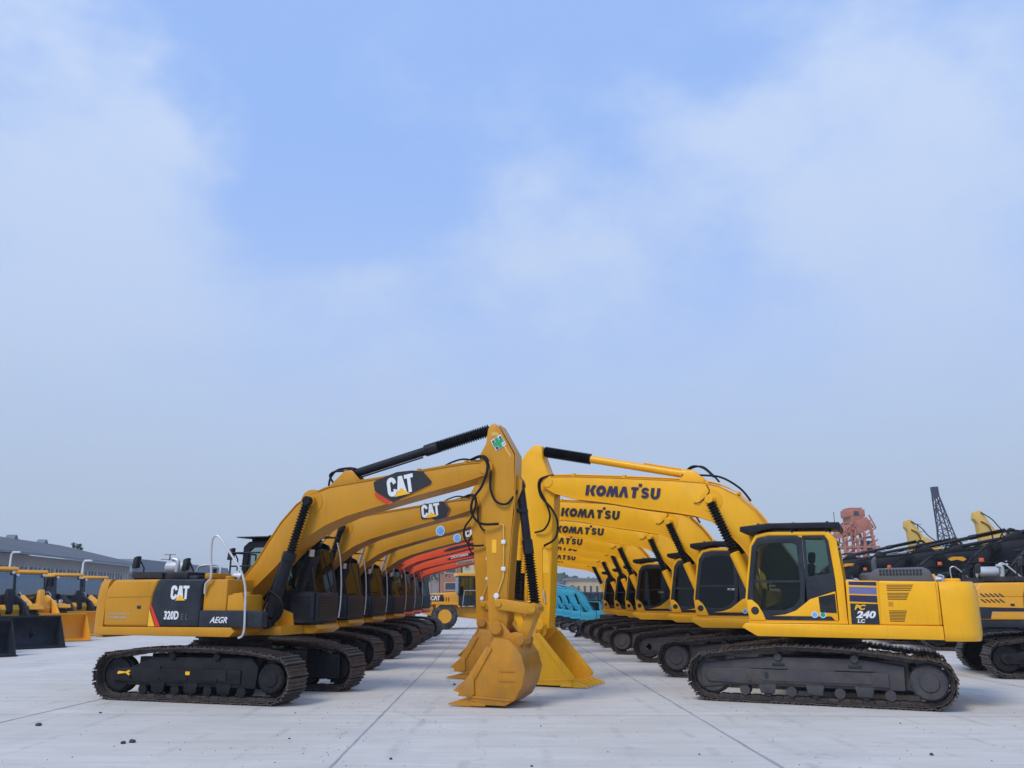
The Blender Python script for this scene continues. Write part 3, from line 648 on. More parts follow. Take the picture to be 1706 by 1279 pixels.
        b=MB(); b.prism([(1.27,3.05),(1.26,3.14),(.75,3.19),(-.52,3.17),(-.54,3.09),(-.49,3.0),(-.45,3.06),(.7,3.09),(1.15,2.99)],cab_l0-.05,cab_l1+.06,bev=.015)
        for f in (.95,.3,-.3): b.box(f,f+.04,cab_l0,cab_l1,3.0,3.09); b.cylb((f,cab_l1-.2,3.17),(f,cab_l1-.2,3.21),.025,.005,8)
        b.build('roof_guard','black_paint',cabo)
        b=MB(); b.tube([(1.2,cab_l0-.02,1.6),(1.26,cab_l0-.06,2.3),(1.16,cab_l0-.02,2.9)],.015,6,smooth=3); b.build('grab_rail','dark_plastic',cabo)
        b=MB(); b.tube([(-.40,.6,3.1),(-.40,.6,3.42)],.006,5); b.build('aerial','black_decal',cabo)
        b=MB(); b.prism([(1.3,1.95),(1.4,1.95),(1.4,2.2),(1.3,2.2)],cab_l0-.3,cab_l0-.16,bev=.02); b.tube([(1.2,cab_l0,1.9),(1.33,cab_l0-.2,2.0)],.012,5); b.build('mirror','dark_plastic',root)
    sf=.55 if och else .2
    b=MB(); b.box(sf-.05,sf+.45,cg-.25,cg+.25,1.55,1.85,bev=.05); b.prism([(sf-.1,1.8),(sf+.05,1.8),(sf-.08,2.45),(sf-.2,2.45)],cg-.24,cg+.24,bev=.05); b.prism([(sf-.2,2.45),(sf-.08,2.45),(sf-.1,2.66),(sf-.22,2.66)],cg-.13,cg+.13,bev=.04); b.box(sf,sf+.4,cg-.4,cg-.28,1.6,2.0,bev=.03); b.box(sf,sf+.4,cg+.28,cg+.40,1.6,2.0,bev=.03)
    b.tube([(sf+.85,cg-.15,1.45),(sf+.75,cg-.15,2.0)],.02,6); b.tube([(sf+.85,cg+.15,1.45),(sf+.75,cg+.15,2.0)],.02,6)
    b.build('seat','seat_fabric',cabo)
    if och:
        def squeeze(q):
            for v in q.data.vertices:
                if v.co.x>.3: v.co.x=.3+(v.co.x-.3)*.735
            for w in q.children: squeeze(w)
        squeeze(cabo)
    # ---- boom
    if och:
        top=[(5.30,4.30),(4.89,4.285),(3.93,4.17),(3.13,4.07),(2.6,4.01),(2.10,3.95),(1.72,3.83),(1.38,3.62),(1.06,3.28),(.80,2.90),(.56,2.52),(.24,2.16),(.04,1.92)]
        bot=[(5.34,4.05),(4.76,3.89),(3.94,3.71),(3.29,3.56),(2.49,3.36),(2.04,3.19),(1.63,2.95),(1.3,2.70),(.98,2.38),(.54,1.98),(.30,1.70)]
        foot=(.16,1.78); tip=(5.33,4.19); bw=.28
    else:
        top=[(5.66,4.49),(5.03,4.46),(3.86,4.36),(2.75,4.25),(2.15,4.17),(1.80,4.08),(1.45,3.88),(1.12,3.55),(.88,3.22),(.64,2.85),(.38,2.45),(.12,2.0)]
        bot=[(5.66,4.22),(5.44,4.08),(4.92,3.93),(4.25,3.83),(3.51,3.68),(2.78,3.56),(2.32,3.47),(2.02,3.36),(1.75,3.17),(1.45,2.85),(1.2,2.5),(.9,2.15),(.55,1.78)]
        foot=(.34,1.82); tip=(5.62,4.36); bw=.29
    b=MB(); b.prism(top+bot[::-1],-bw,bw,bev=.006)
    b.ribbon(top,-bw-.018,bw+.018,.014); b.ribbon(bot[::-1],-bw-.018,bw+.018,.014) if och else b.ribbon(bot[::-1],-bw-.018,bw+.018,.014)
    b.cylb((foot[0],-bw-.03,foot[1]),(foot[0],bw+.03,foot[1]),.17,.01,24); b.cylb((tip[0],-bw-.02,tip[1]),(tip[0],bw+.02,tip[1]),.13,.01,24)
    kp=(1.72,3.66) if och else (1.98,3.78)
    for s_ in (-1,1):
        b.cylb((kp[0],s_*bw,kp[1]),(kp[0],s_*(bw+.12),kp[1]),.11,.01,20)
        b.lathe((kp[0],s_*bw,kp[1]),(kp[0],s_*(bw+.012),kp[1]),[(0,.24),(1,.235)],28)
    # arm cylinder bracket
    ac=(2.42,4.17) if och else (2.40,4.34)
    b.prism([(ac[0]+.32,ac[1]-.16),(ac[0]+.08,ac[1]+.10),(ac[0]-.08,ac[1]+.10),(ac[0]-.42,ac[1]-.22)],-.16,-.12,bev=.01)
    b.prism([(ac[0]+.32,ac[1]-.16),(ac[0]+.08,ac[1]+.10),(ac[0]-.08,ac[1]+.10),(ac[0]-.42,ac[1]-.22)],.12,.16,bev=.01)
    boom=b.build('boom',P,root)
    b=MB()
    for s_ in (-1,1):
        b.prism([(foot[0]-.30,1.25),(foot[0]-.2,foot[1]+.1),(foot[0]-.06,foot[1]+.2),(foot[0]+.1,foot[1]+.18),(foot[0]+.26,foot[1]-.02),(foot[0]+.95,1.52),(foot[0]+1.0,1.2)],s_*(bw+.035)-.02,s_*(bw+.035)+.02,bev=.008)
    b.build('boom_bracket',P,root)
    # welds and pipework on the boom
    b=MB()
    for l in (-.12,-.04,.06,.14):
        pp=[(f,l,z+.045) for f,z in top[:-2]]; b.tube(pp,.014,6,smooth=2)
    for i in (1,2,4,6,8): b.box(top[i][0]-.03,top[i][0]+.03,-.18,.2,top[i][1]+.01,top[i][1]+.07)
    b.build('hydraulic_pipes',P,boom)
    b=MB()
    if och:
        b.tube([(2.1,-.12,4.02),(2.0,-.12,4.18),(2.1,-.12,4.26),(2.35,-.12,4.27),(2.52,-.12,4.29)],.022,8,smooth=5); b.tube([(1.95,-.05,3.98),(1.98,-.05,4.15),(2.12,-.05,4.30),(2.4,-.05,4.33),(2.55,-.05,4.30)],.022,8,smooth=5)
        b.tube([(4.3,.05,4.26),(4.5,.05,4.36),(4.75,.05,4.42),(5.0,.05,4.38),(5.2,.05,4.36)],.018,8,smooth=4)
        b.tube([(5.0,-.2,4.36),(5.25,-.30,4.40),(5.38,-.33,4.2),(5.28,-.33,3.85),(5.10,-.33,3.6),(5.08,-.33,3.35),(5.25,-.32,3.15),(5.58,-.26,3.14)],.024,8,smooth=6)
        b.tube([(5.0,-.1,4.38),(5.3,-.26,4.40),(5.42,-.28,4.15),(5.42,-.27,3.8),(5.52,-.26,3.56),(5.72,-.24,3.50),(5.86,-.15,3.68),(5.90,-.05,3.80)],.022,8,smooth=6)
        b.tube([(.6,-.34,2.9),(.3,-.36,2.2)],.0,3) if 0 else None
    else:
        b.tube([(2.6,-.1,4.36),(2.45,-.1,4.52),(2.2,-.1,4.55),(2.0,-.1,4.38),(1.85,-.1,4.2)],.02,8,smooth=5); b.tube([(2.6,.1,4.36),(2.1,.1,4.33),(1.75,.1,4.26),(1.4,.1,4.02),(1.2,.1,3.75)],.022,8,smooth=5); b.tube([(2.6,-.04,4.4),(2.4,-.04,4.56),(2.15,-.04,4.5),(1.95,-.04,4.3)],.02,8,smooth=5)
        b.tube([(5.5,.2,4.52),(5.72,.32,4.44),(5.78,.33,4.2),(5.62,.33,3.85),(5.55,.33,3.55),(5.7,.3,3.3),(5.95,.24,3.24)],.022,8,smooth=6)
        b.tube([(5.5,.26,4.5),(5.78,.36,4.4),(5.76,.36,4.05),(5.5,.36,3.75),(5.36,.36,3.45),(5.42,.34,3.1),(5.72,.27,2.94)],.024,8,smooth=6)
        b.tube([(2.05,.305,4.1),(2.0,.31,3.95),(2.2,.32,3.75),(2.33,.31,3.74)],.01,6,smooth=3)
    b.build('hoses','rubber',boom)
    # ---- boom cylinders
    for s_ in (-1,1):
        l=s_*(bw+.17)
        if och:
            p1=Vector((kp[0],l,kp[1])); p0=Vector((1.02,l,1.36)); mid=p0.lerp(p1,.56)
            b=MB(); b.cylb(p0.lerp(p1,.05),mid,.115,.015,20); b.cylb(mid-(p1-p0).normalized()*.14,mid+(p1-p0).normalized()*.02,.135,.01,20); b.cylb((p0.x,l-.08,p0.z),(p0.x,l+.08,p0.z),.11,.01,18)
            b.tube([p0+Vector((-.12,-.03,.2)),mid+Vector((-.14,-.03,-.1))],.018,6)
            cy=b.build('boom_cylinder','black_paint',root)
            b=MB(); b.bellows(mid,p0.lerp(p1,.97),.062,.098,17); b.build('rod_boot','rubber',cy)
            b=MB(); b.cylb((p1.x,l-.06,p1.z),(p1.x,l+.06,p1.z),.09,.01,18); b.build('rod_eye','rubber',cy)
        else:
            p1=Vector((kp[0],l,kp[1])); p0=Vector((1.10,l,1.62)); mid=p0.lerp(p1,.50)
            b=MB(); b.cylb(p0.lerp(p1,.05),mid,.105,.015,20); b.cylb((p0.x,l-.08,p0.z),(p0.x,l+.08,p0.z),.11,.01,18); cy=b.build('boom_cylinder',P,root)
            b=MB(); b.bellows(mid,p0.lerp(p1,.97),.068,.105,18); b.build('rod_boot','rubber',cy)
            b=MB(); b.cylb((p1.x,l-.06,p1.z),(p1.x,l+.06,p1.z),.085,.01,18); b.build('rod_eye',P,cy)
    b=MB()
    for k in range(4): b.tube([(1.05+.03*k,-.5-.03*k,1.95),(1.25+.05*k,-.52-.03*k,1.75),(1.2+.04*k,-.5,1.5),(1.1,-.45,1.32)],.022,7,smooth=4)
    b.build('hoses','rubber',root)
    # ---- arm cylinder
    if och:
        p0=Vector((2.44,0,4.21)); p1=Vector((5.36,0,4.96)); m1=.62
        b=MB(); b.cylb(p0.lerp(p1,.0),p0.lerp(p1,.61),.085,.01,20); b.cylb(p0.lerp(p1,.53),p0.lerp(p1,.625),.115,.01,20); b.tube([p0.lerp(p1,.02)+Vector((0,-.03,-.12)),p0.lerp(p1,.52)+Vector((0,-.03,-.12))],.016,6); cy=b.build('arm_cylinder','black_paint',root)
        b=MB(); b.bellows(p0.lerp(p1,.625),p0.lerp(p1,.985),.07,.122,22); b.build('rod_boot','rubber',cy)
    else:
        p0=Vector((2.42,0,4.36)); p1=Vector((5.84,0,5.11))
        b=MB(); b.cylb(p0,p0.lerp(p1,.66),.085,.01,20); b.cylb(p0-Vector((.03,0,.0)),p0.lerp(p1,.06),.115,.01,20); b.tube([p0.lerp(p1,.06)+Vector((0,.03,.10)),p0.lerp(p1,.30)+Vector((0,.03,.10))],.016,6); cy=b.build('arm_cylinder',P,root)
        b=MB(); b.bellows(p0.lerp(p1,.655),p0.lerp(p1,.985),.075,.13,21); b.build('rod_boot','rubber',cy)
    # ---- arm
    aw=.19
    if och:
        A_=[(5.47,5.04),(5.40,5.02),(5.34,4.94),(5.30,4.66),(5.19,4.46),(5.14,4.25),(5.13,3.98),(5.22,3.55),(5.29,3.10),(5.34,2.27),(5.36,1.78),(5.38,1.24),(5.48,1.14),(5.62,1.14),(5.71,1.28),(5.72,1.96),(5.80,3.0),(5.86,3.60),(5.86,4.42),(5.55,4.98)]
        bp=(5.92,3.86)
    else:
        A_=[(5.78,5.20),(5.90,5.24),(6.0,5.22),(6.15,5.10),(6.33,4.86),(6.36,4.60),(6.33,4.2),(6.15,3.4),(6.06,2.6),(6.02,1.5),(5.92,1.2),(5.80,1.10),(5.66,1.18),(5.62,1.75),(5.58,2.6),(5.54,3.3),(5.50,3.85),(5.49,4.10),(5.55,4.4),(5.66,4.62),(5.78,4.94)]
        bp=(6.38,4.3)
    b=MB(); b.prism(A_,-aw,aw,bev=.006)
    if och: b.ribbon([(5.86,3.4),(5.88,4.43),(5.56,5.0)],-aw-.015,aw+.015,-.012); b.ribbon([(5.72,1.4),(5.735,1.96),(5.815,3.0),(5.87,3.4)],-aw-.015,aw+.015,-.012); b.prism([(5.84,4.1),(5.98,3.95),(5.98,3.78),(5.86,3.5)],-.11,-.07); b.prism([(5.84,4.1),(5.98,3.95),(5.98,3.78),(5.86,3.5)],.07,.11)
    else: b.ribbon([(5.515,3.7),(5.555,3.3),(5.595,2.6),(5.635,1.75)],-aw-.015,aw+.015,.012)
    pv=(5.55,1.28) if och else (5.84,1.22)
    b.cylb((pv[0],-aw-.1,pv[1]),(pv[0],aw+.1,pv[1]),.12,.01,24)
    # weld seams down the arm plates
    arm=b.build('arm',P,root)
    if och:
        b=MB(); b.prism([(5.4,4.86),(5.47,4.87),(5.53,4.86),(5.80,4.40),(5.79,4.36),(5.52,4.8),(5.42,4.8)],-.197,-.188); b.tube([(5.58,-.22,3.14),(5.66,-.22,3.12),(5.665,-.215,2.9),(5.66,-.215,2.2),(5.55,-.215,1.9)],.012,6); 
        b.build('pipes','pale_yellow_paint',arm)
        b=MB()
        for z in (2.78,2.3): b.box(5.62,5.70,-.235,-.19,z,z+.07,bev=.008)
        b.cylb((5.53,-.25,1.86),(5.53,-.19,1.86),.05,.01,12); b.box(5.5,5.56,-.23,-.19,1.76,1.86,bev=.01)
        b.build('pipe_clamps','white_decal',arm)
    else:
        b=MB(); b.tube([(5.72,.21,2.94),(5.80,.21,2.9),(5.80,.21,2.3),(5.79,.21,1.75)],.012,6); b.build('pipe',P,arm)
        b=MB(); b.tube([(5.76,.225,1.98),(5.75,.225,1.85),(5.74,.225,1.75),(5.72,.225,1.72)],.022,8); b.build('pipe_clamps','silver',arm)
        decal('stripe',[(5.64,2.86),(5.80,2.86),(5.80,2.34),(5.64,2.34)],.193,'yellow_decal',arm,.002)
    # ---- bucket cylinder, links
    b2=(6.20,1.64) if och else (6.52,1.62)
    p0=Vector((bp[0],0,bp[1])); p1=Vector((b2[0],0,b2[1])); k1=.57 if och else .62
    b=MB(); b.cylb(p0,p0.lerp(p1,k1),.078,.01,20); b.cylb(p0.lerp(p1,k1-.12),p0.lerp(p1,k1),.098,.01,20); b.cylb((p0.x,-.07,p0.z),(p0.x,.07,p0.z),.09,.01,16); b.box(p0.x-.13,p0.x+.12,-.11,.11,p0.z-.5,p0.z-.44) 
    cy=b.build('bucket_cylinder','black_paint' if och else P,root)
    b=MB(); b.bellows(p0.lerp(p1,k1),p0.lerp(p1,.96),.068,.108,18); b.build('rod_boot','rubber',cy)
    lk=(5.58,1.72) if och else (5.92,1.66); bk=(5.97,1.10) if och else (6.24,1.06)
    b=MB()
    for s_ in (-1,1):
        l=s_*.235
        b.prism([(lk[0]-.09,lk[1]-.02),(lk[0]-.06,lk[1]+.08),(lk[0]+.06,lk[1]+.09),(b2[0]-.05,b2[1]+.09),(b2[0]+.06,b2[1]+.06),(b2[0]+.09,b2[1]-.04),(b2[0],b2[1]-.1),(lk[0]+.3,lk[1]-.14),(lk[0],lk[1]-.1)],l-.025,l+.025,bev=.008)
        b.cylb((lk[0],l-.05,lk[1]),(lk[0],l+.05,lk[1]),.06,.008,16); b.cylb((b2[0],l-.05,b2[1]),(b2[0],l+.05,b2[1]),.075,.008,16)
    b.build('link_arm',P,root)
    b=MB()
    d=Vector((bk[0]-b2[0],0,bk[1]-b2[1])); nn=Vector((-d.z,0,d.x)).normalized()
    q=[Vector((b2[0],0,b2[1]))+nn*.09,Vector((bk[0],0,bk[1]))+nn*.09,Vector((bk[0],0,bk[1]))-nn*.09,Vector((b2[0],0,b2[1]))-nn*.09]
    b.prism([(p.x,p.z) for p in q],-.16,.16,bev=.03); b.cylb((b2[0],-.21,b2[1]),(b2[0],.21,b2[1]),.10,.01,20); b.cylb((bk[0],-.17,bk[1]),(bk[0],.17,bk[1]),.10,.01,20)
    b.build('bucket_link',P,root)
    # ---- bucket
    if och:
        sp=[(5.60,1.14),(5.50,.99),(5.13,.43),(5.20,.10),(5.45,.045),(5.80,.04),(5.97,.14),(6.10,.36),(6.16,.62),(6.10,.86),(6.0,1.0),(5.86,1.12)]
        shell=sp[3:]+[(5.60,1.16)]
        ear=[(5.42,1.10),(5.44,1.34),(5.55,1.42),(5.67,1.38),(5.80,1.22),(5.90,1.24),(6.02,1.22),(6.09,1.12),(6.06,.95),(5.9,.88),(5.6,.92)]; hw=.56
        tip_=(4.76,.03); lipf=5.20; sg=1
    else:
        sp=[(5.86,1.10),(5.74,1.08),(4.98,.24),(5.0,.07),(5.3,.04),(5.9,.04),(6.2,.12),(6.42,.34),(6.48,.62),(6.40,.86),(6.22,1.02)]
        shell=sp[3:]+[(5.80,1.12)]
        ear=[(5.70,1.06),(5.72,1.28),(5.84,1.36),(5.97,1.30),(6.1,1.16),(6.2,1.2),(6.32,1.16),(6.37,1.04),(6.3,.9),(5.9,.86)]; hw=.60
        tip_=(4.66,.03); lipf=5.0; sg=1
    b=MB()
    for s_ in (-1,1):
        b.prism(sp,s_*hw-.015,s_*hw+.015,bev=.004)
    b.ribbon(shell,-hw-.012,hw+.012,.03)
    for s_ in (-1,1): b.prism(ear,s_*.24-.02,s_*.24+.02,bev=.006); b.cylb((ear[2][0],s_*.20,ear[2][1]-.12),(ear[2][0],s_*.33,ear[2][1]-.12),.11,.01,20); b.cylb((bk[0],s_*.20,bk[1]),(bk[0],s_*.31,bk[1]),.095,.01,20)
    # edge stiffeners and wear strips
    for s_ in (-1,1):
        o=s_*(hw+.022)
        a_,c_=sp[1],sp[2]
        b.prism([(a_[0]-.03,a_[1]+.02),(c_[0]-.06,c_[1]-.02),(c_[0]-.02,.16),(c_[0]+.10,.16),(c_[0]+.10,c_[1]-.02),(a_[0]+.07,a_[1]-.02)],o-.014,o+.014,bev=.004)
        b.prism([(lipf,.16),(lipf+.7,.12),(lipf+.72,.15),(lipf+.05,.19)],o-.01,o+.004)
        b.prism([(lipf+.5,.60),(lipf+.78,.60),(lipf+.78,.615),(lipf+.5,.615)],o-.01,o)
        b.prism([(lipf+.5,.44),(lipf+.78,.44),(lipf+.78,.455),(lipf+.5,.455)],o-.01,o)
    b.prism([(lipf-.02,.02),(lipf+.25,.02),(lipf+.25,.06),(lipf-.02,.09)],-hw-.02,hw+.02,bev=.006)
    PW='ochre_worn' if och else 'yellow_worn'; bucket=b.build('bucket',PW,root)
    for k in range(5):
        l=-hw+.06+k*(2*hw-.12)/4; b=MB()
        vs=[]
        for f,h,w in ((lipf+.1,.07,.055),(lipf-.08,.075,.055),(tip_[0],.012,.04)):
            c=.055 if f>lipf-.1 else tip_[1]+.005
            vs.append([(f,l-w,c-h*.6),(f,l+w,c-h*.6),(f,l+w,c+h),(f,l-w,c+h)])
        vs=[[(p[0],p[1],max(p[2],.012)) for p in r] for r in vs]
        b.loft(vs); b.build('tooth',PW,bucket)
    for s_ in ((-1,1) if och else ()):
        o=s_*(hw+.03); b=MB()
        b.prism([(lipf+.04,.52),(lipf-.06,.50),(lipf-.33,.27),(lipf-.22,.24),(lipf-.24,.18),(lipf-.02,.17),(lipf+.06,.22)],o-.02,o+.02,bev=.006); b.build('side_cutter',PW,bucket)
    return root
def lettering_panel_o(root,txt=True):
    sp=child(root,'side_panel')
    if not sp: return
    L_=-1.304
    if txt:
        glyphs('lettering',NARROW,'white_decal',sp,(-.56,L_,1.80),.245,1,sx=.80)
        decal('triangle',[(-.44,1.775),(-.34,1.88),(-.22,1.775)],L_-.006,'yellow_decal',sp)
        text('model_number','320D','white_decal',sp,(-.66,L_,1.44),.20,1,bold=.04,width=.32,space=1.05)
        text('model_suffix','E L','plastic_grey',sp,(-.29,L_,1.43),.15,1,bold=.01,sx=.8)
    decal('red_stripe',[(-.99,1.66),(-.98,1.72),(-.73,1.305),(-.84,1.305)],L_,'red_decal',sp)
    ed=child(root,'engine_door')
    decal('yellow_stripe',[(-1.0,1.60),(-1.0,1.62),(-.85,1.305),(-1.0,1.305)],L_-.001,'yellow_decal',ed)
    b=MB(); rr=random.Random(4)
    for z_,n_ in ((1.505,17),(1.44,13)):
        for k in range(n_): f_=-1.94+k*.031+.03*(z_<1.5); b.box(f_,f_+rr.choice((.014,.021,.024)),L_-.001,L_+.003,z_+rr.choice((0,.012)),z_+rr.choice((.036,.044)))
    b.build('worn_notice','grey_decal',ed)
def cat_emblem(boom,f,z,s,ang,shape):
    L_=-.302
    def tr(pts): 
        ca,sa=math.cos(ang),math.sin(ang); return [(f+(x*ca-y*sa)*s,z+(x*sa+y*ca)*s) for x,y in pts]
    if shape=='wing':
        em=decal('emblem',tr([(-.55,.20),(-.50,.23),(.0,.31),(.35,.27),(.58,.20),(.74,-.05),(.70,-.10),(.1,-.24),(-.16,-.30),(-.54,.02)]),L_,'black_decal',boom)
        decal('emblem_stripe',tr([(-.555,.0),(-.53,-.02),(-.18,-.32),(-.29,-.32),(-.545,-.10)]),L_-.001,'red_decal',em)
        tx,ty,ts=-.26,-.17,.50
    else:
        em=decal('emblem',tr([(-.40,.22),(-.34,.27),(.30,.27),(.36,.25),(.50,.0),(.36,-.24),(.02,-.24),(-.08,-.16),(-.36,-.16),(-.40,-.12)]),L_,'black_decal',boom)
        decal('emblem_stripe',tr([(.36,.25),(.42,.25),(.56,.0),(.40,-.28),(.0,-.28),(.03,-.245),(.37,-.245),(.51,.0)]),L_-.001,'brown_decal',em)
        tx,ty,ts=-.37,-.12,.48
    o=tr([(tx,ty)])[0]
    glyphs('lettering',NARROW,'white_decal',em,(o[0],L_-.006,o[1]),ts*s*.76,1,ang=ang,sx=.78)
    decal('triangle',tr([(tx+.14,ty-.03),(tx+.31,ty+.13),(tx+.50,ty-.03)]),L_-.012,'yellow_decal',em)
def globe_sticker(boom,f,z,r,l):
    s_=-1 if l<0 else 1
    b=MB(); b.cyl((f,l-.004,z),(f,l+.004,z),r,28); o=b.build('round_sticker','pale_sticker',boom)
    b=MB(); b.cyl((f,l+s_*.002,z),(f,l+s_*.008,z),r*.8,28); b.build('sticker_centre','blue_sticker',o)
# ------------------------------------------------------------ ground
def yard():
    b=MB(); n=60
    b.plan([(-900,-60),(900,-60),(900,1500),(-900,1500)],-.3,0); g=struct(b.build('yard_ground','concrete'))
    def strip(a,c,w):
        d=(Vector(c)-Vector(a)); L_=d.length; d.normalize(); nrm=Vector((-d.y,d.x)); rr=random.Random(a[0]*7+a[1]); k=max(2,int(L_/.35)); le=[];ri=[]
        for i in range(k+1):
            p=Vector(a)+d*L_*i/k; w1=w*(.6+rr.random()*.9); o=rr.uniform(-.006,.006)
            le.append(p+nrm*(w1/2+o)); ri.append(p-nrm*(w1/2-o))
        m=MB(); vs=[(p.x,p.y,.004) for p in le+ri]; nn=len(le)
        m._add(vs,[(i,i+1,nn+i+1,nn+i) for i in range(nn-1)]); return struct(m.build('yard_joint','joint_fill'))
    def gp(px,py):
        r=ray(px,py); t=-CAMH/r.z; return (r.x*t,r.y*t)
    strip((-1.96,5.0),(-3.0,75),.03); 
    a,c=gp(1303,1279),gp(953,1070); d=Vector(c)-Vector(a); strip(tuple(Vector(a)-d*.3),tuple(Vector(a)+d*3.2),.035)
    a,c=gp(50,1192),gp(180,1162); d=Vector(c)-Vector(a); strip(tuple(Vector(a)-d*1.5),tuple(Vector(c)+d*12),.03)
    for Y,w in ((14.2,.012),(24.5,.02),(35.6,.025),(47,.03)): strip((-45,Y+.9),(45,Y-.6),w)
    strip((10.4,4),(11.8,70),.03)
yard()
rs=random.Random(5)
for i,(px,py,s_) in enumerate(((64,1209,.05),(205,1239,.04),(220,1237,.05),(167,1188,.025),(757,1141,.04),(492,1188,.015),(651,1265,.025),(482,1231,.018),(947,1094,.04),(901,1210,.015),(1165,1257,.015),(1552,1258,.03),(1500,1205,.014),(886,1277,.02))):
    r=ray(px,py); t=-CAMH/r.z; b=MB(); bm=b.bm
    ico=bmesh.ops.create_icosphere(bm,subdivisions=2,radius=s_)
    for v in ico['verts']:
        k=.72*(1+.45*noise.noise(v.co*(2.2/s_)+Vector((i*3,0,0)))); v.co=Vector((v.co.x*k*1.3,v.co.y*k,v.co.z*k*.75))
    o=b.build('pebble','stone',None,60); o.location=(r.x*t,r.y*t,s_*.36); o.rotation_euler=(0,0,i*1.3)
    where=['alone at the far lower left of the yard','left of a pair at the lower left','right of a pair at the lower left','near the track of the nearest ochre excavator','beside the second ochre bucket','in the open concrete left of the joint','at the bottom edge left of the long joint','close above the bottom edge near the left joint','behind the yellow bucket','right of the ochre bucket on open concrete','below the right joint in open concrete','at the lower right near the bottom edge','below the sprocket of the nearest yellow excavator','at the bottom edge near the middle'][i]
    tag(o,'small dark stone '+where,'stone','loose stones on the concrete')
def grit():
    b=MB(); bm=b.bm; rr=random.Random(11)
    for i in range(900):
        y=9+34*rr.random()**1.6; x=rr.uniform(-.62,.62)*y; 
        if rr.random()<.5: x=-1.9-.02*y+rr.gauss(0,.5) if rr.random()<.5 else x
        s_=rr.uniform(.004,.013); c=Vector((x,y,s_*.35)); P=[c+Vector((s_*rr.uniform(.7,1.4)*a,s_*rr.uniform(.7,1.3)*q,s_*.5*w)) for a,q,w in ((1,0,-.6),(-.5,.8,-.6),(-.5,-.8,-.6),(0,0,1))]
        v=[bm.verts.new(p) for p in P]
        for f in ((0,1,3),(1,2,3),(2,0,3)): bm.faces.new([v[k] for k in f])
    struct(b.build('grit','stone'),'stuff')
grit()
# ------------------------------------------------------------ the two rows
OCH=excavator('o'); YEL=excavator('y')
def rod_mesh(l):
    b=MB(); b.cyl((1.41,l,2.65),(1.70,l,3.6),.045,14); o=b.build('rod','chrome'); me=o.data; bpy.data.objects.remove(o); return me
RODS=[rod_mesh(-.45),rod_mesh(.45)]
YL=[(6.05,16.95,-24,1),(6.0,21.6,-22.5,.985),(6.2,26.0,-22,.975),(5.65,29.4,-22,.965),(5.75,32.9,-23,.94),(5.72,36.2,-23,.935),(5.6,39.6,-22.5,.925)]
OL=[(-5.52,17.4,-16.5,1),(-5.75,22.3,-17,.965),(-5.75,26.3,-18,.955),(-5.65,30.3,-18,.955),(-5.75,33.9,-20,.96),(-5.8,37.2,-20,.96),(-5.7,40.6,-20,.955)]
ord_=['nearest','second','third','fourth','fifth','sixth','farthest']
yl=[];ol=[]
for i in range(len(YL)): yl.append(YEL if i==0 else copy_tree(YEL))
for i in range(len(OL)): ol.append(OCH if i==0 else copy_tree(OCH))
for i,(x,y,a,k_) in enumerate(YL):
    o=yl[i]; o.location=(x,y,0); o.rotation_euler=(0,0,R(180+a)); o.scale=(k_,k_,k_)
    if i in (1,3):
        for c in o.children:
            if c.name.split('.')[0] in ('track','chassis'): c.rotation_euler=(0,0,math.pi)
    tag(o,['nearest bright yellow excavator, PC 240 LC in white on its black side panel',
           'second yellow excavator in the right row, dark cab beside the nearest cab',
           'third yellow excavator in the right row, cab half hidden between two booms',
           'fourth yellow excavator in the right row, bare round track hub showing left',
           'fifth yellow excavator in the right row, its lettering cut off',
           'sixth yellow excavator in the right row, narrow slice of black cab visible',
           'farthest yellow excavator in the right row, small lettering on its lowest boom'][i],'excavator','yellow excavators in the right row')
    if i>1: lower_boom(o,[0,0,.96,.93,.93,.87,.85][i],1.82,4.36)
    boom=child(o,'boom')
    s=[.38,.38,.38,.38,.38,.38,.30][i]; f0=4.72
    if i: f0=[0,5.0,5.2,5.08,5.2,5.0,4.9][i]
    dz=[4.01,4.04,4.05,4.04,4.10,4.0,4.10][i]
    # six raised letters drawn as heavy slanted type
    q=s/.38; nm=glyphs('lettering',WIDE,'navy_decal' if i==0 else 'black_decal',boom,(f0,.304,dz),.232*q,-1,ang=R(-5.5),shear=.08,sx=.97)
    cb=child(o,'cab'); dr=child(cb,'door')
    if i:
        for c in dr.children:
            if c.name.startswith('door_glass'): recolor(c,{'glass':'glass_tinted'})
        for c in cb.children:
            if c.name.startswith('window'): recolor(c,{'glass':'glass_tinted'})
        if i in (1,3): text('lettering','PC 200','white_decal',dr,(.42,1.302,2.02),.06,-1,bold=.02)
    sp=child(o,'side_panel')
    pb=decal('number_plate',[(-.575,1.73),(-.57,1.375),(-1.03,1.375),(-1.03,1.72)],1.332,'black_decal',sp)
    if i==0:
        text('lettering','PC','yellow_decal',pb,(-.64,1.338,1.625),.115,-1,bold=.04,shear=.3,width=.19)
        text('lettering','240','white_decal',pb,(-.655,1.338,1.485),.16,-1,bold=.045,shear=.25,width=.33)
        text('lettering','LC','white_decal',pb,(-.67,1.338,1.40),.085,-1,bold=.04,shear=.2,width=.13)
        cw=child(o,'counterweight'); decal('reflector',[(-2.43,1.50),(-2.46,1.72),(-2.49,1.72),(-2.50,1.50)],1.10,'red_decal',cw,.02)
    ar=child(o,'arm'); decal('warning_label',[(5.66,2.83),(5.78,2.83),(5.78,2.62),(5.66,2.62)],.196,'yellow_decal',ar)
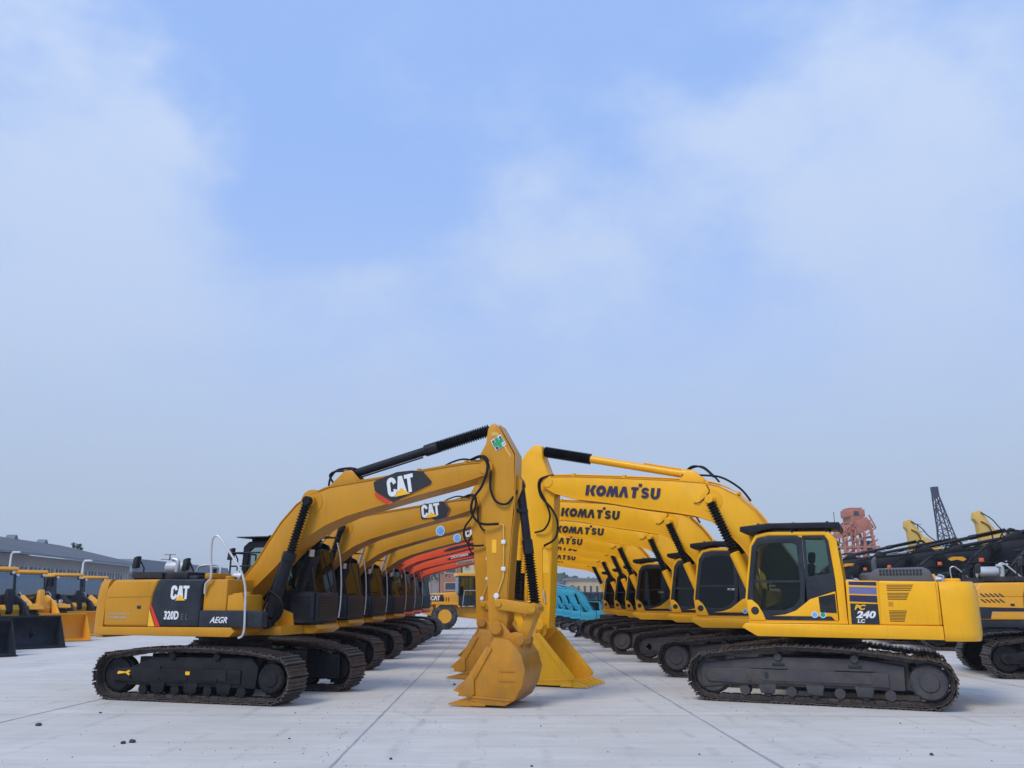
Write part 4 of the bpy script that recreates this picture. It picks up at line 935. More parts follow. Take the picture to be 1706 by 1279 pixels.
for i,(x,y,a,k_) in enumerate(OL):
    o=ol[i]; o.location=(x,y,0); o.rotation_euler=(0,0,R(a)); o.scale=(k_,k_,k_)
    tag(o,['dark ochre excavator nearest the camera on the left, 320D on its black side panel',
           'second ochre excavator in the left row, black hexagonal emblem on its boom',
           'third ochre excavator in the left row, round blue sticker alone on its boom',
           'fourth ochre excavator in the left row, blue sticker and small emblem side by side',
           'nearest of the three orange-red excavators behind the ochre ones',
           'middle of the three orange-red excavators behind the ochre ones',
           'farthest orange-red excavator with a white name strip on its boom'][i],'excavator',
           'ochre excavators in the left row' if i<4 else 'orange-red excavators in the left row')
    if i: [recolor(c,{'glass':'glass_dim'}) for c in child(o,'cab').children if c.name.startswith('window')]
    if i>3: lower_boom(o,[.93,.84,.80][i-4],1.78,4.19)
    boom=child(o,'boom')
    if i==0: cat_emblem(boom,3.58,3.89,.92,R(10),'wing')
    if i==1: cat_emblem(boom,4.22,4.0,.86,R(8),'hex')
    if i==2: globe_sticker(boom,4.13,3.87,.15,-.305)
    if i==3: cat_emblem(boom,4.85,4.06,.70,R(8),'hex'); globe_sticker(boom,4.28,3.92,.15,-.305)
    if i<4: lettering_panel_o(o,i==0)
    if i in (2,3):
        for q,c in enumerate([c for c in o.children if c.name.split('.')[0]=='boom_cylinder']):
            for g in list(c.children):
                if g.name.startswith('rod_boot'): g.data=RODS[q]; g.name='rod'
    if i>3:
        recolor(o,{'ochre_paint':'orange_paint','ochre_worn':'charcoal_paint'})
        if i==4: decal('name_strip',[(3.6,3.80),(3.9,3.92),(4.9,4.12),(4.9,4.02),(3.7,3.76)],-.302,'black_decal',boom)
        if i==5:
            e=decal('name_strip',[(3.55,3.76),(3.6,3.84),(4.75,4.12),(4.95,4.10),(4.85,3.98)],-.302,'black_decal',boom); text('lettering','DOOSAN','white_decal',e,(3.72,-.309,3.80),.19,1,ang=R(11),bold=.02,shear=.3)
        if i==6:
            e=decal('name_strip',[(3.65,3.74),(3.65,3.94),(4.95,4.16),(4.95,3.96)],-.302,'grey_decal',boom); text('lettering','DOOSAN DX','black_decal',e,(3.7,-.309,3.78),.18,1,ang=R(9),bold=.02)
    if i==0:
        ar=child(o,'arm')
        # square safety sign: green cross, four corner characters
        cx,cz,h=5.55,4.66,.115; ca,sa=math.cos(R(30)),math.sin(R(30))
        def tr(p): return [(cx+x*ca-y*sa,cz+x*sa+y*ca) for x,y in p]
        sg=decal('safety_sign',tr([(-h,-h),(h,-h),(h,h),(-h,h)]),-.197,'white_decal',ar)
        w=.036
        decal('green_cross',tr([(-w,-h+.008),(w,-h+.008),(w,-w),(h-.008,-w),(h-.008,w),(w,w),(w,h-.008),(-w,h-.008),(-w,w),(-h+.008,w),(-h+.008,-w),(-w,-w)]),-.202,'green_decal',sg)
        for ch,(tx,ty) in zip('安全第一',((-.107,.043),(.043,.043),(-.107,-.103),(.043,-.103))):
            q=tr([(tx,ty)])[0]; text('lettering',ch,'black_decal',sg,(q[0],-.203,q[1]),.068,1,ang=R(30),bold=.01)
        decal('warning_label',[(5.43,2.86),(5.52,2.86),(5.52,2.62),(5.43,2.62)],-.196,'yellow_decal',ar)
        # yellow arrow and tag on the near track frame
        for c in o.children:
            if c.name.split('.')[0]=='track': pass
        tf=[c for c in o.children if c.name.split('.')[0]=='track'][1]
        decal('arrow',[(-a,b_) for a,b_ in [(-1.50,.47),(-1.48,.505),(-1.32,.495),(-1.24,.53),(-1.22,.50),(-1.26,.48),(-1.22,.46),(-1.24,.43),(-1.32,.475),(-1.48,.45)]],1.18+.20,'yellow_decal',tf,.012)
        decal('yellow_tag',[(-.0,.47),(-.09,.47),(-.09,.53),(-.0,.53)],1.18+.225,'yellow_decal',tf,.006)
# ------------------------------------------------------------ black boomed row on the right
BR=[(17.2,31.5,-20,'amber excavator with round blue sticker on its thick black boom'),
    (17.5,35.3,-22,'amber excavator with black boom, second row place beyond the stickered boom'),
    (17.1,39.1,-17.5,'amber excavator with black boom, third beyond the stickered boom'),
    (13.3,21.4,-14,'amber excavator cut by the right edge, white name on its dark side panel'),
    (17.5,42.9,-21,'amber excavator with black boom, fourth beyond the stickered boom'),
    (16.8,46.7,-18,'amber excavator with black boom, fifth beyond the stickered boom'),
    (16.8,50.5,-20,'amber excavator farthest along the black booms, just past the yellow cab')]
for i,(x,y,a,lab) in enumerate(BR):
    o=copy_tree(OCH,None,skip=())
    # drop copied decals of the first machine
    def prune(q):
        for c in list(q.children):
            if c.name.split('.')[0] in ('emblem','safety_sign','warning_label','lettering','model_number','model_suffix','triangle','red_stripe','yellow_stripe','notice','arrow','yellow_tag'):
                def rm(z):
                    for w in list(z.children): rm(w)
                    bpy.data.objects.remove(z)
                rm(c)
            else: prune(c)
    prune(o)
    for c in ('boom','arm'):
        recolor(child(o,c),{'ochre_paint':'black_paint'})
    recolor(o,{'ochre_paint':'amber_paint','ochre_worn':'black_paint'})
    o.location=(x,y,0); o.rotation_euler=(0,0,R(a)); o.scale=(1.22,1.15,1.0) if i!=3 else (1,1,1)
    tag(o,lab,'excavator','amber excavators with black booms')
    bm_=child(o,'boom')
    if i!=3: lower_boom(o,[.97,1.03,.90,1,.98,.92,.96][i],1.78,4.19)
    if i!=3:
        b=MB(); b.lathe((1.05,-.30,2.98),(1.05,-.31,2.98),[(0,.2),(1,.2)],20); 
        if i in (0,2,6): decal('leaf_mark',[(2.1,3.52),(2.0,3.62),(2.15,3.72),(2.5,3.72),(2.62,3.6),(2.5,3.5),(2.3,3.58)],-.302,'amber_paint',bm_)
        b.bm.free()
    if i==0: globe_sticker(bm_,1.15,3.12,.20,-.305)
    cb=child(o,'cab')
    b=MB(); b.cylb((.1,.5,3.07),(.1,.5,3.22),.07,.02,16); b.build('beacon','lamp_amber',cb)
    sp=child(o,'side_panel')
    if i==3:
        text('lettering','HYUNDAI','white_decal',sp,(-.93,-1.306,1.74),.17,1,bold=.02,sx=.72)
        ed=child(o,'engine_door'); b=MB()
        for r_ in range(2):
            for k in range(5): q=-1.92+k*.1; b.prism([(q,1.90-r_*.13),(q+.1,1.82-r_*.13),(q+.125,1.84-r_*.13),(q+.025,1.92-r_*.13)],-1.304,-1.296)
        b.build('vent','black_decal',ed)
        decal('dark_band',[(-2.03,1.60),(-1.0,1.58),(-1.0,1.50),(-1.7,1.50),(-1.75,1.33),(-2.03,1.33)],-1.303,'charcoal_paint',ed)
        recolor(child(o,'platform'),{'amber_paint':'charcoal_paint'}) ; child(o,'platform').material_slots[0].material=M['charcoal_paint']
# ------------------------------------------------------------ arms of machines beyond
def far_arm(px,py,Y,mir,lab):
    p=at(px,py,Y); r=empty('excavator',(p.x,Y,0)); k=p.z
    s=1
    b=MB(); b.prism([(-.5*s,k-1.9),(-.55*s,k-.7),(-.72*s,k-.45),(-.66*s,k-.1),(-.5*s,k),(-.3*s,k),(-.1*s,k-.35),(.3*s,k-.95),(.5,k-2.2)],-.2,.2,bev=.02); b.build('arm','pale_yellow_paint',r)
    b=MB(); b.prism([(-.1,k-1.5),(.3,k-1.0),(.75,k-1.2),(1.9,k-2.2),(3.2,k-3.4),(3.6,0.9),(2.6,.9),(2.2,k-3.4),(1.0,k-2.5),(.1,k-2.0)],-.25,.25,bev=.02); b.build('boom','pale_yellow_paint',r)
    b=MB(); b.tube([(-.35,-.25,k-.1),(.2,-.3,k-.5),(.6,-.3,k-1.0),(1.3,-.3,k-1.5)],.03,6,smooth=4); b.tube([(-.4,-.25,k-.6),(0,-.3,k-.9),(.1,-.3,k-1.6)],.03,6,smooth=4); b.build('hoses','rubber',r)
    b=MB(); b.box(2.0,5.2,-1.3,1.3,.95,2.0,bev=.08); b.box(2.2,3.6,.2,1.3,2.0,2.9,bev=.08); b.build('body','pale_yellow_paint',r)
    b=MB(); b.box(1.6,5.6,-1.6,-1.0,.02,.8,bev=.2); b.box(1.6,5.6,1.0,1.6,.02,.8,bev=.2); b.box(2.6,4.6,-1.0,1.0,.4,.95); b.build('track','track_steel',r)
    tag(r,lab,'excavator','pale yellow arms beyond the black booms')
far_arm(1524,866,52,1,'pale yellow excavator arm tip rising behind black booms beside the red tower')
far_arm(1640,851,47,1,'pale yellow excavator arm tip rising behind black booms near the right edge')
# ------------------------------------------------------------ wheel loaders
def wheel_loader(P='amber_paint',bk='amber_paint',arm='amber_paint'):
    r=empty('wheel_loader')
    b=MB(); b.prism([(-3.0,.9),(-3.05,1.7),(-2.8,2.05),(-1.1,2.15),(-.9,1.9),(-.9,.8),(-2.4,.75)],-.75,.75,bev=.06,seg=3); b.prism([(-2.35,1.2),(-2.3,1.5),(-1.0,1.5),(-.9,1.15),(-1.1,1.4),(-2.1,1.42)],-1.3,1.3,bev=.02); body=b.build('engine_cover',P,r)
    b=MB()
    for k in range(8): b.box(-2.6+k*.15,-2.54+k*.15,-.757,.757,1.3,1.85)
    b.build('grille','black_decal',body)
    b=MB(); b.prism([(-.9,.7),(-.9,1.25),(.3,1.3),(.5,1.1),(1.5,1.25),(1.9,1.7),(2.1,1.5),(1.9,.6),(.4,.55)],-.42,.42,bev=.03); b.box(1.2,1.9,-1.0,1.0,.5,.75,bev=.03); b.box(-2.2,-1.4,-1.0,1.0,.5,.75,bev=.03); b.build('frame',P,r)
    b=MB()
    fr=[(-.95,1.35),(-.9,3.1),(.25,3.15),(.5,2.2),(.5,1.35)]; fi=[(-.85,1.95),(-.82,3.0),(.17,3.04),(.40,2.2),(.40,1.95)]
    b.ring(fr,fi,-.72,-.64); b.ring(fr,fi,.64,.72); b.box(-.95,.5,-.64,.64,1.35,1.42); b.box(.42,.5,-.64,.64,1.35,1.9); b.box(-.95,-.88,-.64,.64,1.35,1.95)
    b.box(-.35,-.29,-.71,-.65,1.9,3.05); b.box(-.35,-.29,.65,.71,1.9,3.05)
    cab=b.build('cab','charcoal_paint',r)
    b=MB(); b.prism([(-1.05,3.10),(-1.0,3.28),(.3,3.30),(.42,3.18),(.3,3.10)],-.8,.8,bev=.03); b.build('roof',P,cab)
    b=MB(); 
    for l in (-.69,.68): b.prism([(-.85,1.95),(-.82,3.0),(.17,3.04),(.40,2.2),(.40,1.95)],l,l+.006)
    b.prism([(.44,1.9),(.45,1.9),(.47,2.2),(.27,3.08),(.26,3.08),(.45,2.2)],-.64,.64); b.box(-.93,-.925,-.64,.64,1.95,3.05); b.build('window','glass_blue',cab)
    b=MB(); b.box(-.6,-.2,-.25,.25,1.5,1.9,bev=.04); b.box(-.68,-.55,-.25,.25,1.8,2.5,bev=.04); b.build('seat','seat_fabric',cab)
    b=MB()
    for l in (-.6,.6): b.cylb((.35,l,3.05),(.43,l,3.05),.07,.01,14); b.cylb((1.5,l*1.3,1.75),(1.6,l*1.3,1.75),.1,.01,14)
    b.build('headlights','lens',r)
    b=MB()
    for l in (-.95,.95): b.tube([(.55,l,1.3),(.6,l,2.1),(.3,l,2.25),(-.6,l,2.25),(-.7,l,1.4)],.02,6)
    b.build('handrails','silver',r)
    for f in (1.5,-1.8):
        for l in (-1.02,1.02):
            b=MB(); b.lathe((f,l-.26,.76),(f,l+.26,.76),[(0,.5),(.03,.66),(.14,.74),(.86,.74),(.97,.66),(1,.5)],36)
            for k in range(26):
                a=2*math.pi*k/26; c,s=math.cos(a),math.sin(a)
                for q,sg in ((-.13,1),(.13,-1)):
                    a2=a+(.12 if q>0 else 0); c,s=math.cos(a2),math.sin(a2)
                    p=Vector((f+.745*c,l+q,.76+.745*s)); b.bar(p-Vector((-s*.05*sg,.1,c*.05*sg)),p+Vector((-s*.05*sg,.1,c*.05*sg)),.06,.05)
            w=b.build('wheel','tyre_rubber',r)
            o=1 if l>0 else -1
            b=MB(); b.lathe((f,l+o*.1,.76),(f,l+o*.27,.76),[(0,.2),(.4,.22),(.45,.36),(.9,.40),(1,.40)],28); b.cylb((f,l+o*.12,.76),(f,l+o*.25,.76),.14,.02,16); b.build('rim',P,w)
    b=MB(); b.prism([(-2.6,1.45),(-2.5,1.6),(-1.1,1.6),(-1.0,1.45)],-1.32,-.75); b.prism([(-2.6,1.45),(-2.5,1.6),(-1.1,1.6),(-1.0,1.45)],.75,1.32)
    b.prism([(.75,1.3),(.85,1.62),(2.1,1.66),(2.2,1.5)],-1.32,-.75); b.prism([(.75,1.3),(.85,1.62),(2.1,1.66),(2.2,1.5)],.75,1.32); b.build('fenders',P,r)
    b=MB()
    for l in (-.55,.55): b.prism([(.9,1.95),(1.2,2.1),(2.2,1.75),(3.1,.95),(3.35,.55),(3.2,.35),(2.9,.55),(2.1,1.25),(1.1,1.7)],l-.06,l+.06,bev=.015)
    b.box(2.4,2.6,-.5,.5,1.05,1.25,bev=.02); b.prism([(1.6,1.5),(1.7,2.3),(1.9,2.35),(2.0,2.2),(2.2,1.4),(1.9,1.2)],-.12,.12,bev=.02)
    b.build('lift_arm',arm,r)
    b=MB(); 
    for l in (-.38,.38): b.cyl((.9,l,1.2),(2.0,l,1.5),.07,12)
    b.cyl((.8,0,1.7),(1.8,0,2.25),.08,12); b.build('lift_cylinders','black_paint',r)
    b=MB(); sh=[(4.35,.03),(3.7,.03),(3.35,.12),(3.2,.38),(3.22,.75),(3.4,1.10),(3.55,1.22)]
    b.ribbon(sh,-1.5,1.5,-.03)
    for s_ in (-1,1): b.prism([(4.35,.03),(3.7,.03),(3.35,.12),(3.2,.38),(3.22,.75),(3.4,1.10),(3.55,1.22),(3.75,.95)],s_*1.5-.015,s_*1.5+.015)
    b.box(4.2,4.48,-1.52,1.52,.015,.05); b.box(3.5,3.6,-1.5,1.5,1.2,1.26); b.build('bucket',bk,r)
    return r
WL=wheel_loader()
P0=[(-19.2,32.0,-40,'charcoal_paint','amber wheel loader with the whole wide black bucket in view',None),
    (-18.4,27.6,-40,'charcoal_paint','amber wheel loader cut by the left edge, black bucket side showing',None),
    (-20.5,36.5,-40,'amber_paint','amber wheel loader whose yellow bucket meets the ochre counterweight',None),
    (-21.5,41.6,-40,'amber_paint','wheel loader second in from the counterweight, dark lift arms, cab third from left',None),
    (-23.2,47.8,-40,'amber_paint','rearmost wheel loader, smallest cab, beside the ochre counterweight',None)]
for i,(x,y,a,bk,lab,_) in enumerate(P0):
    o=WL if i==0 else copy_tree(WL); o.location=(x*1.06,y*1.06,0); o.rotation_euler=(0,0,R(a)); o.scale=(.9,.9,.9); tag(o,lab,'wheel loader','wheel loaders parked on the left')
    if bk!='amber_paint': recolor(child(o,'bucket'),{'amber_paint':'charcoal_paint'}); recolor(child(o,'lift_arm'),{'amber_paint':'black_paint'})
    else: 
        c=child(o,'bucket'); c.material_slots[0].link='OBJECT'; c.material_slots[0].material=M['amber_paint']; c=child(o,'lift_arm'); c.material_slots[0].link='OBJECT'; c.material_slots[0].material=M['amber_paint'] if i!=3 else M['black_paint']
o=copy_tree(WL); o.scale=(.95,.95,.95); o.location=(-2.35,50.5,0); o.rotation_euler=(0,0,R(12)); 
for c in ('bucket','lift_arm'): q=child(o,c); q.material_slots[0].link='OBJECT'; q.material_slots[0].material=M['amber_paint']
tag(o,'yellow wheel loader side-on in the gap beneath the booms, dark cab','wheel loader')
ec=child(o,'engine_cover'); e=decal('emblem',[(-2.75,1.62),(-1.85,1.62),(-1.85,2.0),(-2.75,2.0)],-.765,'black_decal',ec); glyphs('lettering',NARROW,'white_decal',e,(-2.62,-.772,1.67),.28,1,sx=1)
# ------------------------------------------------------------ small cyan excavators
for i,(x,y,a,s,lab) in enumerate(((4.35,45.5,160,.52,'nearest small cyan excavator, its boom sloping down to the dark screen'),(4.1,49.2,159,.52,'second small cyan excavator, boom just behind the nearest cyan one'),(3.9,53,160,.52,'third small cyan excavator, middle of the stacked cyan booms'),(3.7,57,159,.52,'fourth small cyan excavator in the far gap'),(3.5,61,160,.52,'farthest small cyan excavator beyond all other cyan booms'))):
    o=copy_tree(YEL); prune(o)
    def prune2(q):
        for c in list(q.children):
            if c.name.split('.')[0] in ('number_plate','stripe','reflector','round_sticker'):
                def rm(z):
                    for w in list(z.children): rm(w)
                    bpy.data.objects.remove(z)
                rm(c)
            else: prune2(c)
    prune2(o); recolor(o,{'yellow_paint':'cyan_paint','yellow_worn':'cyan_paint'}); o.location=(x,y,0); o.rotation_euler=(0,0,R(a)); o.scale=(s,-s,s)
    tag(o,lab,'excavator','small cyan excavators in the far gap')
def blade():
    r=empty('bulldozer',(5.0,41.0,0),R(165))
    b=MB()
    for l in (-.75,.75): b.prism([(-1.2,.05),(1.0,.05),(1.25,.35),(1.0,.65),(-1.2,.65),(-1.45,.35)],l-.2,l+.2,bev=.04)
    b.build('track','track_steel',r)
    b=MB(); b.box(-1.1,.8,-.55,.55,.5,1.0,bev=.04); b.build('body','dark_plastic',r)
    b=MB(); b.ribbon([(1.9,.03),(1.75,.25),(1.75,.5),(1.85,.72)],-1.25,1.25,.04); b.build('blade','frame_black',r)
    b=MB()
    for l in (-.5,.5): b.bar((1.75,l,.35),(.6,l,.4),.12)
    b.build('push_arms','frame_black',r)
    tag(r,'low black tracked machine with a dozer blade in front of the far yellow tracks','bulldozer')
blade()
# ------------------------------------------------------------ gantry tower, lattice boom, pylons
def tower():
    Y=120; k=Y/F
    r=empty('gantry_tower',(at(1433,991,Y).x,Y,0)); u=Y/1400.0*1.0
    x=lambda px:(px-1433)*Y/F*1.03; z=lambda py:at(1433,py,Y).z
    b=MB(); b.box(x(1420),x(1447),-1.4,1.4,z(862),z(850),bev=.05); b.box(x(1423),x(1444),-1.2,1.2,z(850),z(847)); c=b.build('operator_cabin','crane_red',r)
    b=MB(); b.box(x(1429),x(1437),-1.45,-1.4,z(860),z(853)); b.build('window','window_dark',c)
    b=MB()
    b.prism([(x(1407),z(897)),(x(1407),z(888)),(x(1426),z(872)),(x(1446),z(863)),(x(1457),z(880)),(x(1434),z(890))],-2.0,2.0,bev=.03)
    for l in (-2.2,2.2):
        for a_,b_ in (((1404,903),(1404,884)),((1404,884),(1426,869)),((1404,903),(1428,903)),((1411,903),(1411,880)),((1418,903),(1418,875)),((1425,903),(1425,870)),((1458,881),(1449,860)),((1428,903),(1458,881)),((1404,894),(1426,880))): b.bar((x(a_[0]),l,z(a_[1])),(x(b_[0]),l,z(b_[1])),.16,.16)
    b.box(x(1424),x(1443),-1.6,1.6,z(872),z(862))
    b.build('hopper','crane_red',r)
    b=MB()
    for l in (-2,2):
        for a_,b_ in (((1408,898),(1405,940)),((1428,898),(1427,940)),((1449,868),(1466,940)),((1440,888),(1434,940))):
            b.bar((x(a_[0]),l,z(a_[1])),(x(b_[0]),l,0),.32,.32)
        for py in (912,922): b.bar((x(1407),l,z(py)),(x(1462),l,z(py)),.25,.25)
        b.bar((x(1428),l,z(922)),(x(1460),l,z(900)),.2,.2); b.bar((x(1408),l,z(922)),(x(1428),l,z(900)),.2,.2)
    for px_,py in ((1407,912),(1428,912),(1458,912),(1407,895),(1455,895)): b.bar((x(px_),-2,z(py)),(x(px_),2,z(py)),.25,.25)
    b.build('leg_frame','crane_red',r)
    b=MB(); 
    for px_ in (1438,1443,1448): b.box(x(px_)-.3,x(px_)+.3,-1.9,-1.5,z(921),z(902))
    b.build('stair','window_dark',r)
    tag(r,'tall faded red gantry tower with a box cabin on top','gantry')
tower()
def lattice():
    Y=110; b0=at(1583,990,Y); r=empty('crane',(b0.x,Y,0))
    def w(px,py): p=at(px,py,Y); return Vector((p.x-b0.x,0,p.z))
    A=w(1559,828); Bq=w(1604,990)
    b=MB(); n=15; hw0,hw1=.32,.95
    def c(t,s1,s2): 
        p=A.lerp(Bq,t); h=hw0+(hw1-hw0)*min(1,t*1.6); return p+Vector((s1*h,s2*h,0))
    for s1 in (-1,1):
        for s2 in (-1,1):
            for i in range(n): b.bar(c(i/n,s1,s2),c((i+1)/n,s1,s2),.13,.13)
    for i in range(n):
        s=1 if i%2 else -1
        for q in (-1,1):
            b.bar(c(i/n,s,q),c((i+1)/n,-s,q),.07,.07); b.bar(c(i/n,q,s),c((i+1)/n,q,-s),.07,.07); b.bar(c(i/n,-1,q),c(i/n,1,q),.07,.07)
    b.build('lattice_boom','crane_lattice',r)
    b=MB(); d=(A-Bq).normalized(); p=A+Vector((0,0,0)); q=w(1556,811); b.bar(p,q,.75,.7); b.build('boom_head','crane_lattice',r)
    b=MB(); b.bar(w(1557,815),w(1566,990),.06); b.bar(w(1557,815),w(1572,990),.06); b.bar(w(1560,815),w(1620,990),.06); b.build('cables','crane_lattice',r)
    b=MB(); b.box(-.5,6,-2,2,.9,3.2,bev=.1); b.box(-1,6,-2.4,2.4,.02,.9,bev=.1); b.build('base','crane_lattice',r)
    tag(r,'dark lattice crane boom leaning left above the black booms','crane')
lattice()
def pylon(px,py,Y,lab):
    b0=at(px,991,Y); h=at(px,py,Y).z; r=empty('utility_pole',(b0.x,Y,0)); b=MB()
    b.bar((-.5,0,0),(0,0,h),.12); b.bar((.5,0,0),(0,0,h),.12); b.build('pole','crane_lattice',r)
    b=MB()
    for k,w_ in ((.99,1.0),(.9,1.5),(.8,1.1)): b.bar((-w_,0,h*k),(w_,0,h*k),.1)
    b.build('crossarm','crane_lattice',r); tag(r,lab,'pylon')
pylon(277,923,150,'thin grey lattice pylon above the nearest ochre engine cover')
pylon(1542,872,190,'thin grey pylon just left of the lattice crane boom')
for px,lab in ((16,'white lamp post above the leftmost wheel loader cab'),(136,'white lamp post above the wheel loaders, nearer the excavator')):
    Y=62; p=at(px+3,923 if px<100 else 937,Y); r=empty('street_lamp',(p.x,Y,0)); b=MB(); b.lathe((0,0,0),(0,0,p.z),[(0,.12),(1,.06)],10); b.tube([(0,0,p.z),(.1,0,p.z+.1),(.5,0,p.z+.12)],.05,6); b.build('pole','white_decal',r)
    b=MB(); b.box(.1,.6,-.12,.12,p.z+.1,p.z+.2,bev=.02); b.build('lamp_head','white_decal',r); tag(r,lab,'street lamp','lamp posts before the long shed')
# ------------------------------------------------------------ buildings
def shed():
    # long grey roofed shed behind the loaders, running away to the right
    A=Vector((-45.5,74)); d=Vector((-4.3,33.8)).normalized(); L_=40
    r=empty('warehouse',(A.x,A.y,0),math.atan2(d.y,d.x))
    b=MB(); b.box(-30,L_,0,18,0,5.6); b.build('wall','wall_render',r)
    b=MB()
    for k in range(int((L_+30)/3.2)):
        f=-29+k*3.2; b.box(f,f+2.2,-.06,.0,2.5,4.5)
    w=b.build('window_band','window_dark',r)
    b=MB()
    for k in range(int((L_+30)/1.05)):
        f=-29+k*1.05; b.box(f,f+.07,-.10,-.06,2.4,4.6)
    b.build('mullions','white_decal',w)
    def cross(f): return [(f,-1.6,5.5),(f,-1.6,5.75),(f,9,8.2),(f,19.6,5.75),(f,19.6,5.5),(f,9,7.95)]
    b=MB(); b.loft([cross(-31),cross(L_+1)])
    for k in range(130):
        f=-30.5+k*.95
        if f<L_: b.bar((f,-1.6,5.79),(f,9,8.24),.09,.05)
    b.build('roof','roof_sheet',r)
    for k in range(8):
        f=-26+k*8.5
        m=MB(); m.prism([(f,8.1),(f+1.2,8.1),(f+.9,8.5),(f+.6,8.65),(f+.3,8.5)],8.5,9.5); m.build('roof_vent','roof_sheet',r)
    tag(r,'long grey metal-roofed shed behind the wheel loaders on the left','warehouse')
shed()
r=empty('warehouse',(-52.5,118,0),R(92)); b=MB(); b.box(0,46,0,16,0,4.6); b.build('wall','wall_render',r); b=MB(); b.prism([(-1,4.6),(47,4.6),(47,4.9),(-1,4.9)],-1,17); b.prism([(-.5,4.9),(46.5,4.9),(44,6.8),(2,6.8)],-.5,16.5); b.build('roof','roof_sheet',r); tag(r,'lower grey shed beyond the end of the long shed','warehouse')
def block(name,px0,px1,pyt,Y,dep,wall,lab,cat,rows,cols,winm='window_dark',gable=0):
    a,c=at(px0,pyt,Y),at(px1,pyt,Y); w=c.x-a.x; r=empty(name,(a.x,Y,0)); h=a.z
    b=MB(); b.box(0,w,0,dep,0,h); b.build('wall',wall,r)
    b=MB(); b.box(-.3,w+.3,-.3,dep+.3,h,h+.3)
    if gable: b.prism([(-.4,h+.3),(w+.4,h+.3),(w+.2,h+gable),(.2,h+gable)],-.4,dep+.4)
    b.build('roof','roof_sheet',r)
    for i in range(rows):
        for j in range(cols):
            q=w/cols; x0=q*(j+.22);z0=h*(i+.3)/rows; b=MB(); b.ring([(x0,z0),(x0+q*.56,z0),(x0+q*.56,z0+h/rows*.5),(x0,z0+h/rows*.5)],[(x0+.1,z0+.1),(x0+q*.56-.1,z0+.1),(x0+q*.56-.1,z0+h/rows*.5-.1),(x0+.1,z0+h/rows*.5-.1)],-.08,0); wn=b.build('window','tan_wall',r)
            b=MB(); b.box(x0+.1,x0+q*.56-.1,-.04,.0,z0+.1,z0+h/rows*.5-.1); b.build('pane',winm,wn)
    tag(r,lab,cat); return r
block('building',734,769,908,95,14,'brick','narrow brick building behind the wheel loader beneath the booms','building',4,1)
block('building',696,732,940,98,14,'wall_render','grey building left of the brick one beneath the orange booms','building',2,3)
block('building',771,860,925,92,12,'beige_render','pale beige building with windows right of the brick one','building',3,6)
block('building',560,698,940,120,14,'wall_render','low grey building behind the ochre row','building',2,7)
block('building',948,1010,966,140,14,'tan_wall','low tan building under the farthest yellow boom','building',1,6)
block('shop',905,950,972,150,14,'red_body','low red-fronted shed beyond the cyan excavators','building',1,5)
def tarp():
    p=at(950,987,62); r=empty('stall_screen',(p.x,62,0)); b=MB(); pts=[]
    n=70; 
    for i in range(n+1): pts.append((i*.12,.10*math.sin(i*1.1)))
    b.plan(pts+[(a,y+.05) for a,y in pts[::-1]],0,p.z-.02); b.build('curtain','dark_tarp',r)
    b=MB()
    for k in range(5): b.cyl((k*2.1,-.15,0),(k*2.1,-.15,p.z),.06,8)
    b.bar((0,-.15,p.z),(8.4,-.15,p.z),.08); b.build('frame','crane_lattice',r)
    tag(r,'dark green hanging screen behind the far yellow tracks','screen')
tarp()
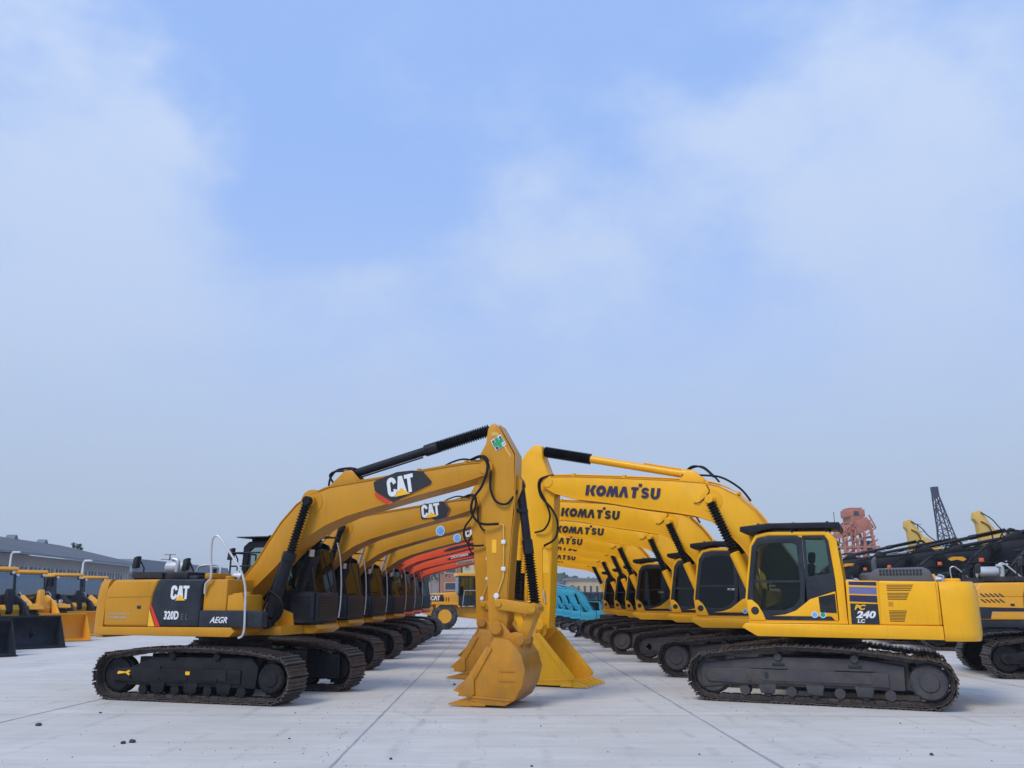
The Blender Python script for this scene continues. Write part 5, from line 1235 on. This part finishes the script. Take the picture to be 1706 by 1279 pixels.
def trees():
    # far wooded rise
    b=MB(); rr=random.Random(2)
    rows=[]
    for i in range(90):
        x=-60+i*2.6; h=9+5*noise.noise(Vector((i*.13,0,0)))+1.5*noise.noise(Vector((i*.7,3,0)))
        rows.append([(x,330,0),(x,334,h*.8),(x,345,h),(x,370,h*1.05),(x,390,0)])
    bm=b.bm; V=[[bm.verts.new(p) for p in r_] for r_ in rows]
    for i in range(len(V)-1):
        for j in range(4): bm.faces.new((V[i][j],V[i+1][j],V[i+1][j+1],V[i][j+1]))
    struct(b.build('far_hill','leaf_far'))
    b=MB(); bm=b.bm
    for i in range(2600):
        x=rr.uniform(-58,170); d=rr.uniform(0,14); h=9+5*noise.noise(Vector(((x+60)/2.6*.13,0,0))); z=rr.uniform(.2,1.05)*h
        c=Vector((x,331+d,z)); s=rr.uniform(.8,2.0)
        u=Vector((rr.uniform(-1,1),rr.uniform(-.3,.3),rr.uniform(-1,1))).normalized(); w=u.cross(Vector((rr.uniform(-.3,.3),1,rr.uniform(-.3,.3)))).normalized()
        bm.faces.new([bm.verts.new(c+u*s),bm.verts.new(c+w*s*.8),bm.verts.new(c-u*s*.9),bm.verts.new(c-w*s)])
    struct(b.build('far_woods','leaf'),'stuff')
    # bare tree over the shed roof
    def tree(px,py,Y,lab,hc):
        p=at(px,py,Y); r=empty('tree',(p.x,Y,0)); rr=random.Random(px); b=MB(); H=p.z
        b.lathe((0,0,0),(0,0,H*.7),[(0,.25),(1,.1)],8)
        tips=[]
        for k in range(16):
            z=H*(.45+.3*rr.random()); a=rr.random()*6.28; q=Vector((math.cos(a)*hc*rr.uniform(.4,1),math.sin(a)*hc*rr.uniform(.4,1),z+rr.uniform(.15,.35)*H)); q.z=min(q.z,H)
            b.tube([(0,0,z),(q.x*.5,q.y*.5,(z+q.z)/2-.1),q],.035,5); tips.append(q)
        b.build('trunk','wood_bark',r)
        b=MB(); bm=b.bm
        for t in tips:
            for k in range(40):
                c=t+Vector((rr.gauss(0,.4),rr.gauss(0,.4),rr.gauss(-.1,.4)))*hc*.35; s=rr.uniform(.08,.18)
                u=Vector((rr.uniform(-1,1),rr.uniform(-1,1),rr.uniform(-1,1))).normalized(); w=u.orthogonal().normalized()
                bm.faces.new([bm.verts.new(c+u*s),bm.verts.new(c+w*s*.7),bm.verts.new(c-u*s),bm.verts.new(c-w*s*.7)])
        b.build('crown','leaf',r); tag(r,lab,'tree')
    tree(128,906,125,'thin dark tree top showing above the long shed roof',.9)
    tree(690,930,75,'tree behind the orange-red booms at the far end of the left row',2.6)
trees()
# ------------------------------------------------------------ haze over the yard
def haze():
    m=bpy.data.materials.new('haze'); m.use_nodes=True; N=m.node_tree.nodes; K=m.node_tree.links; N.clear()
    o=N.new('ShaderNodeOutputMaterial'); v=N.new('ShaderNodeVolumePrincipled'); v.inputs['Color'].default_value=(.86,.92,1,1); v.inputs['Density'].default_value=.0005; K.new(v.outputs[0],o.inputs['Volume'])
    M['haze']=m; b=MB(); b.box(-920,920,-80,1520,-1.3,32); q=b.build('haze',m); struct(q,'stuff')
haze()
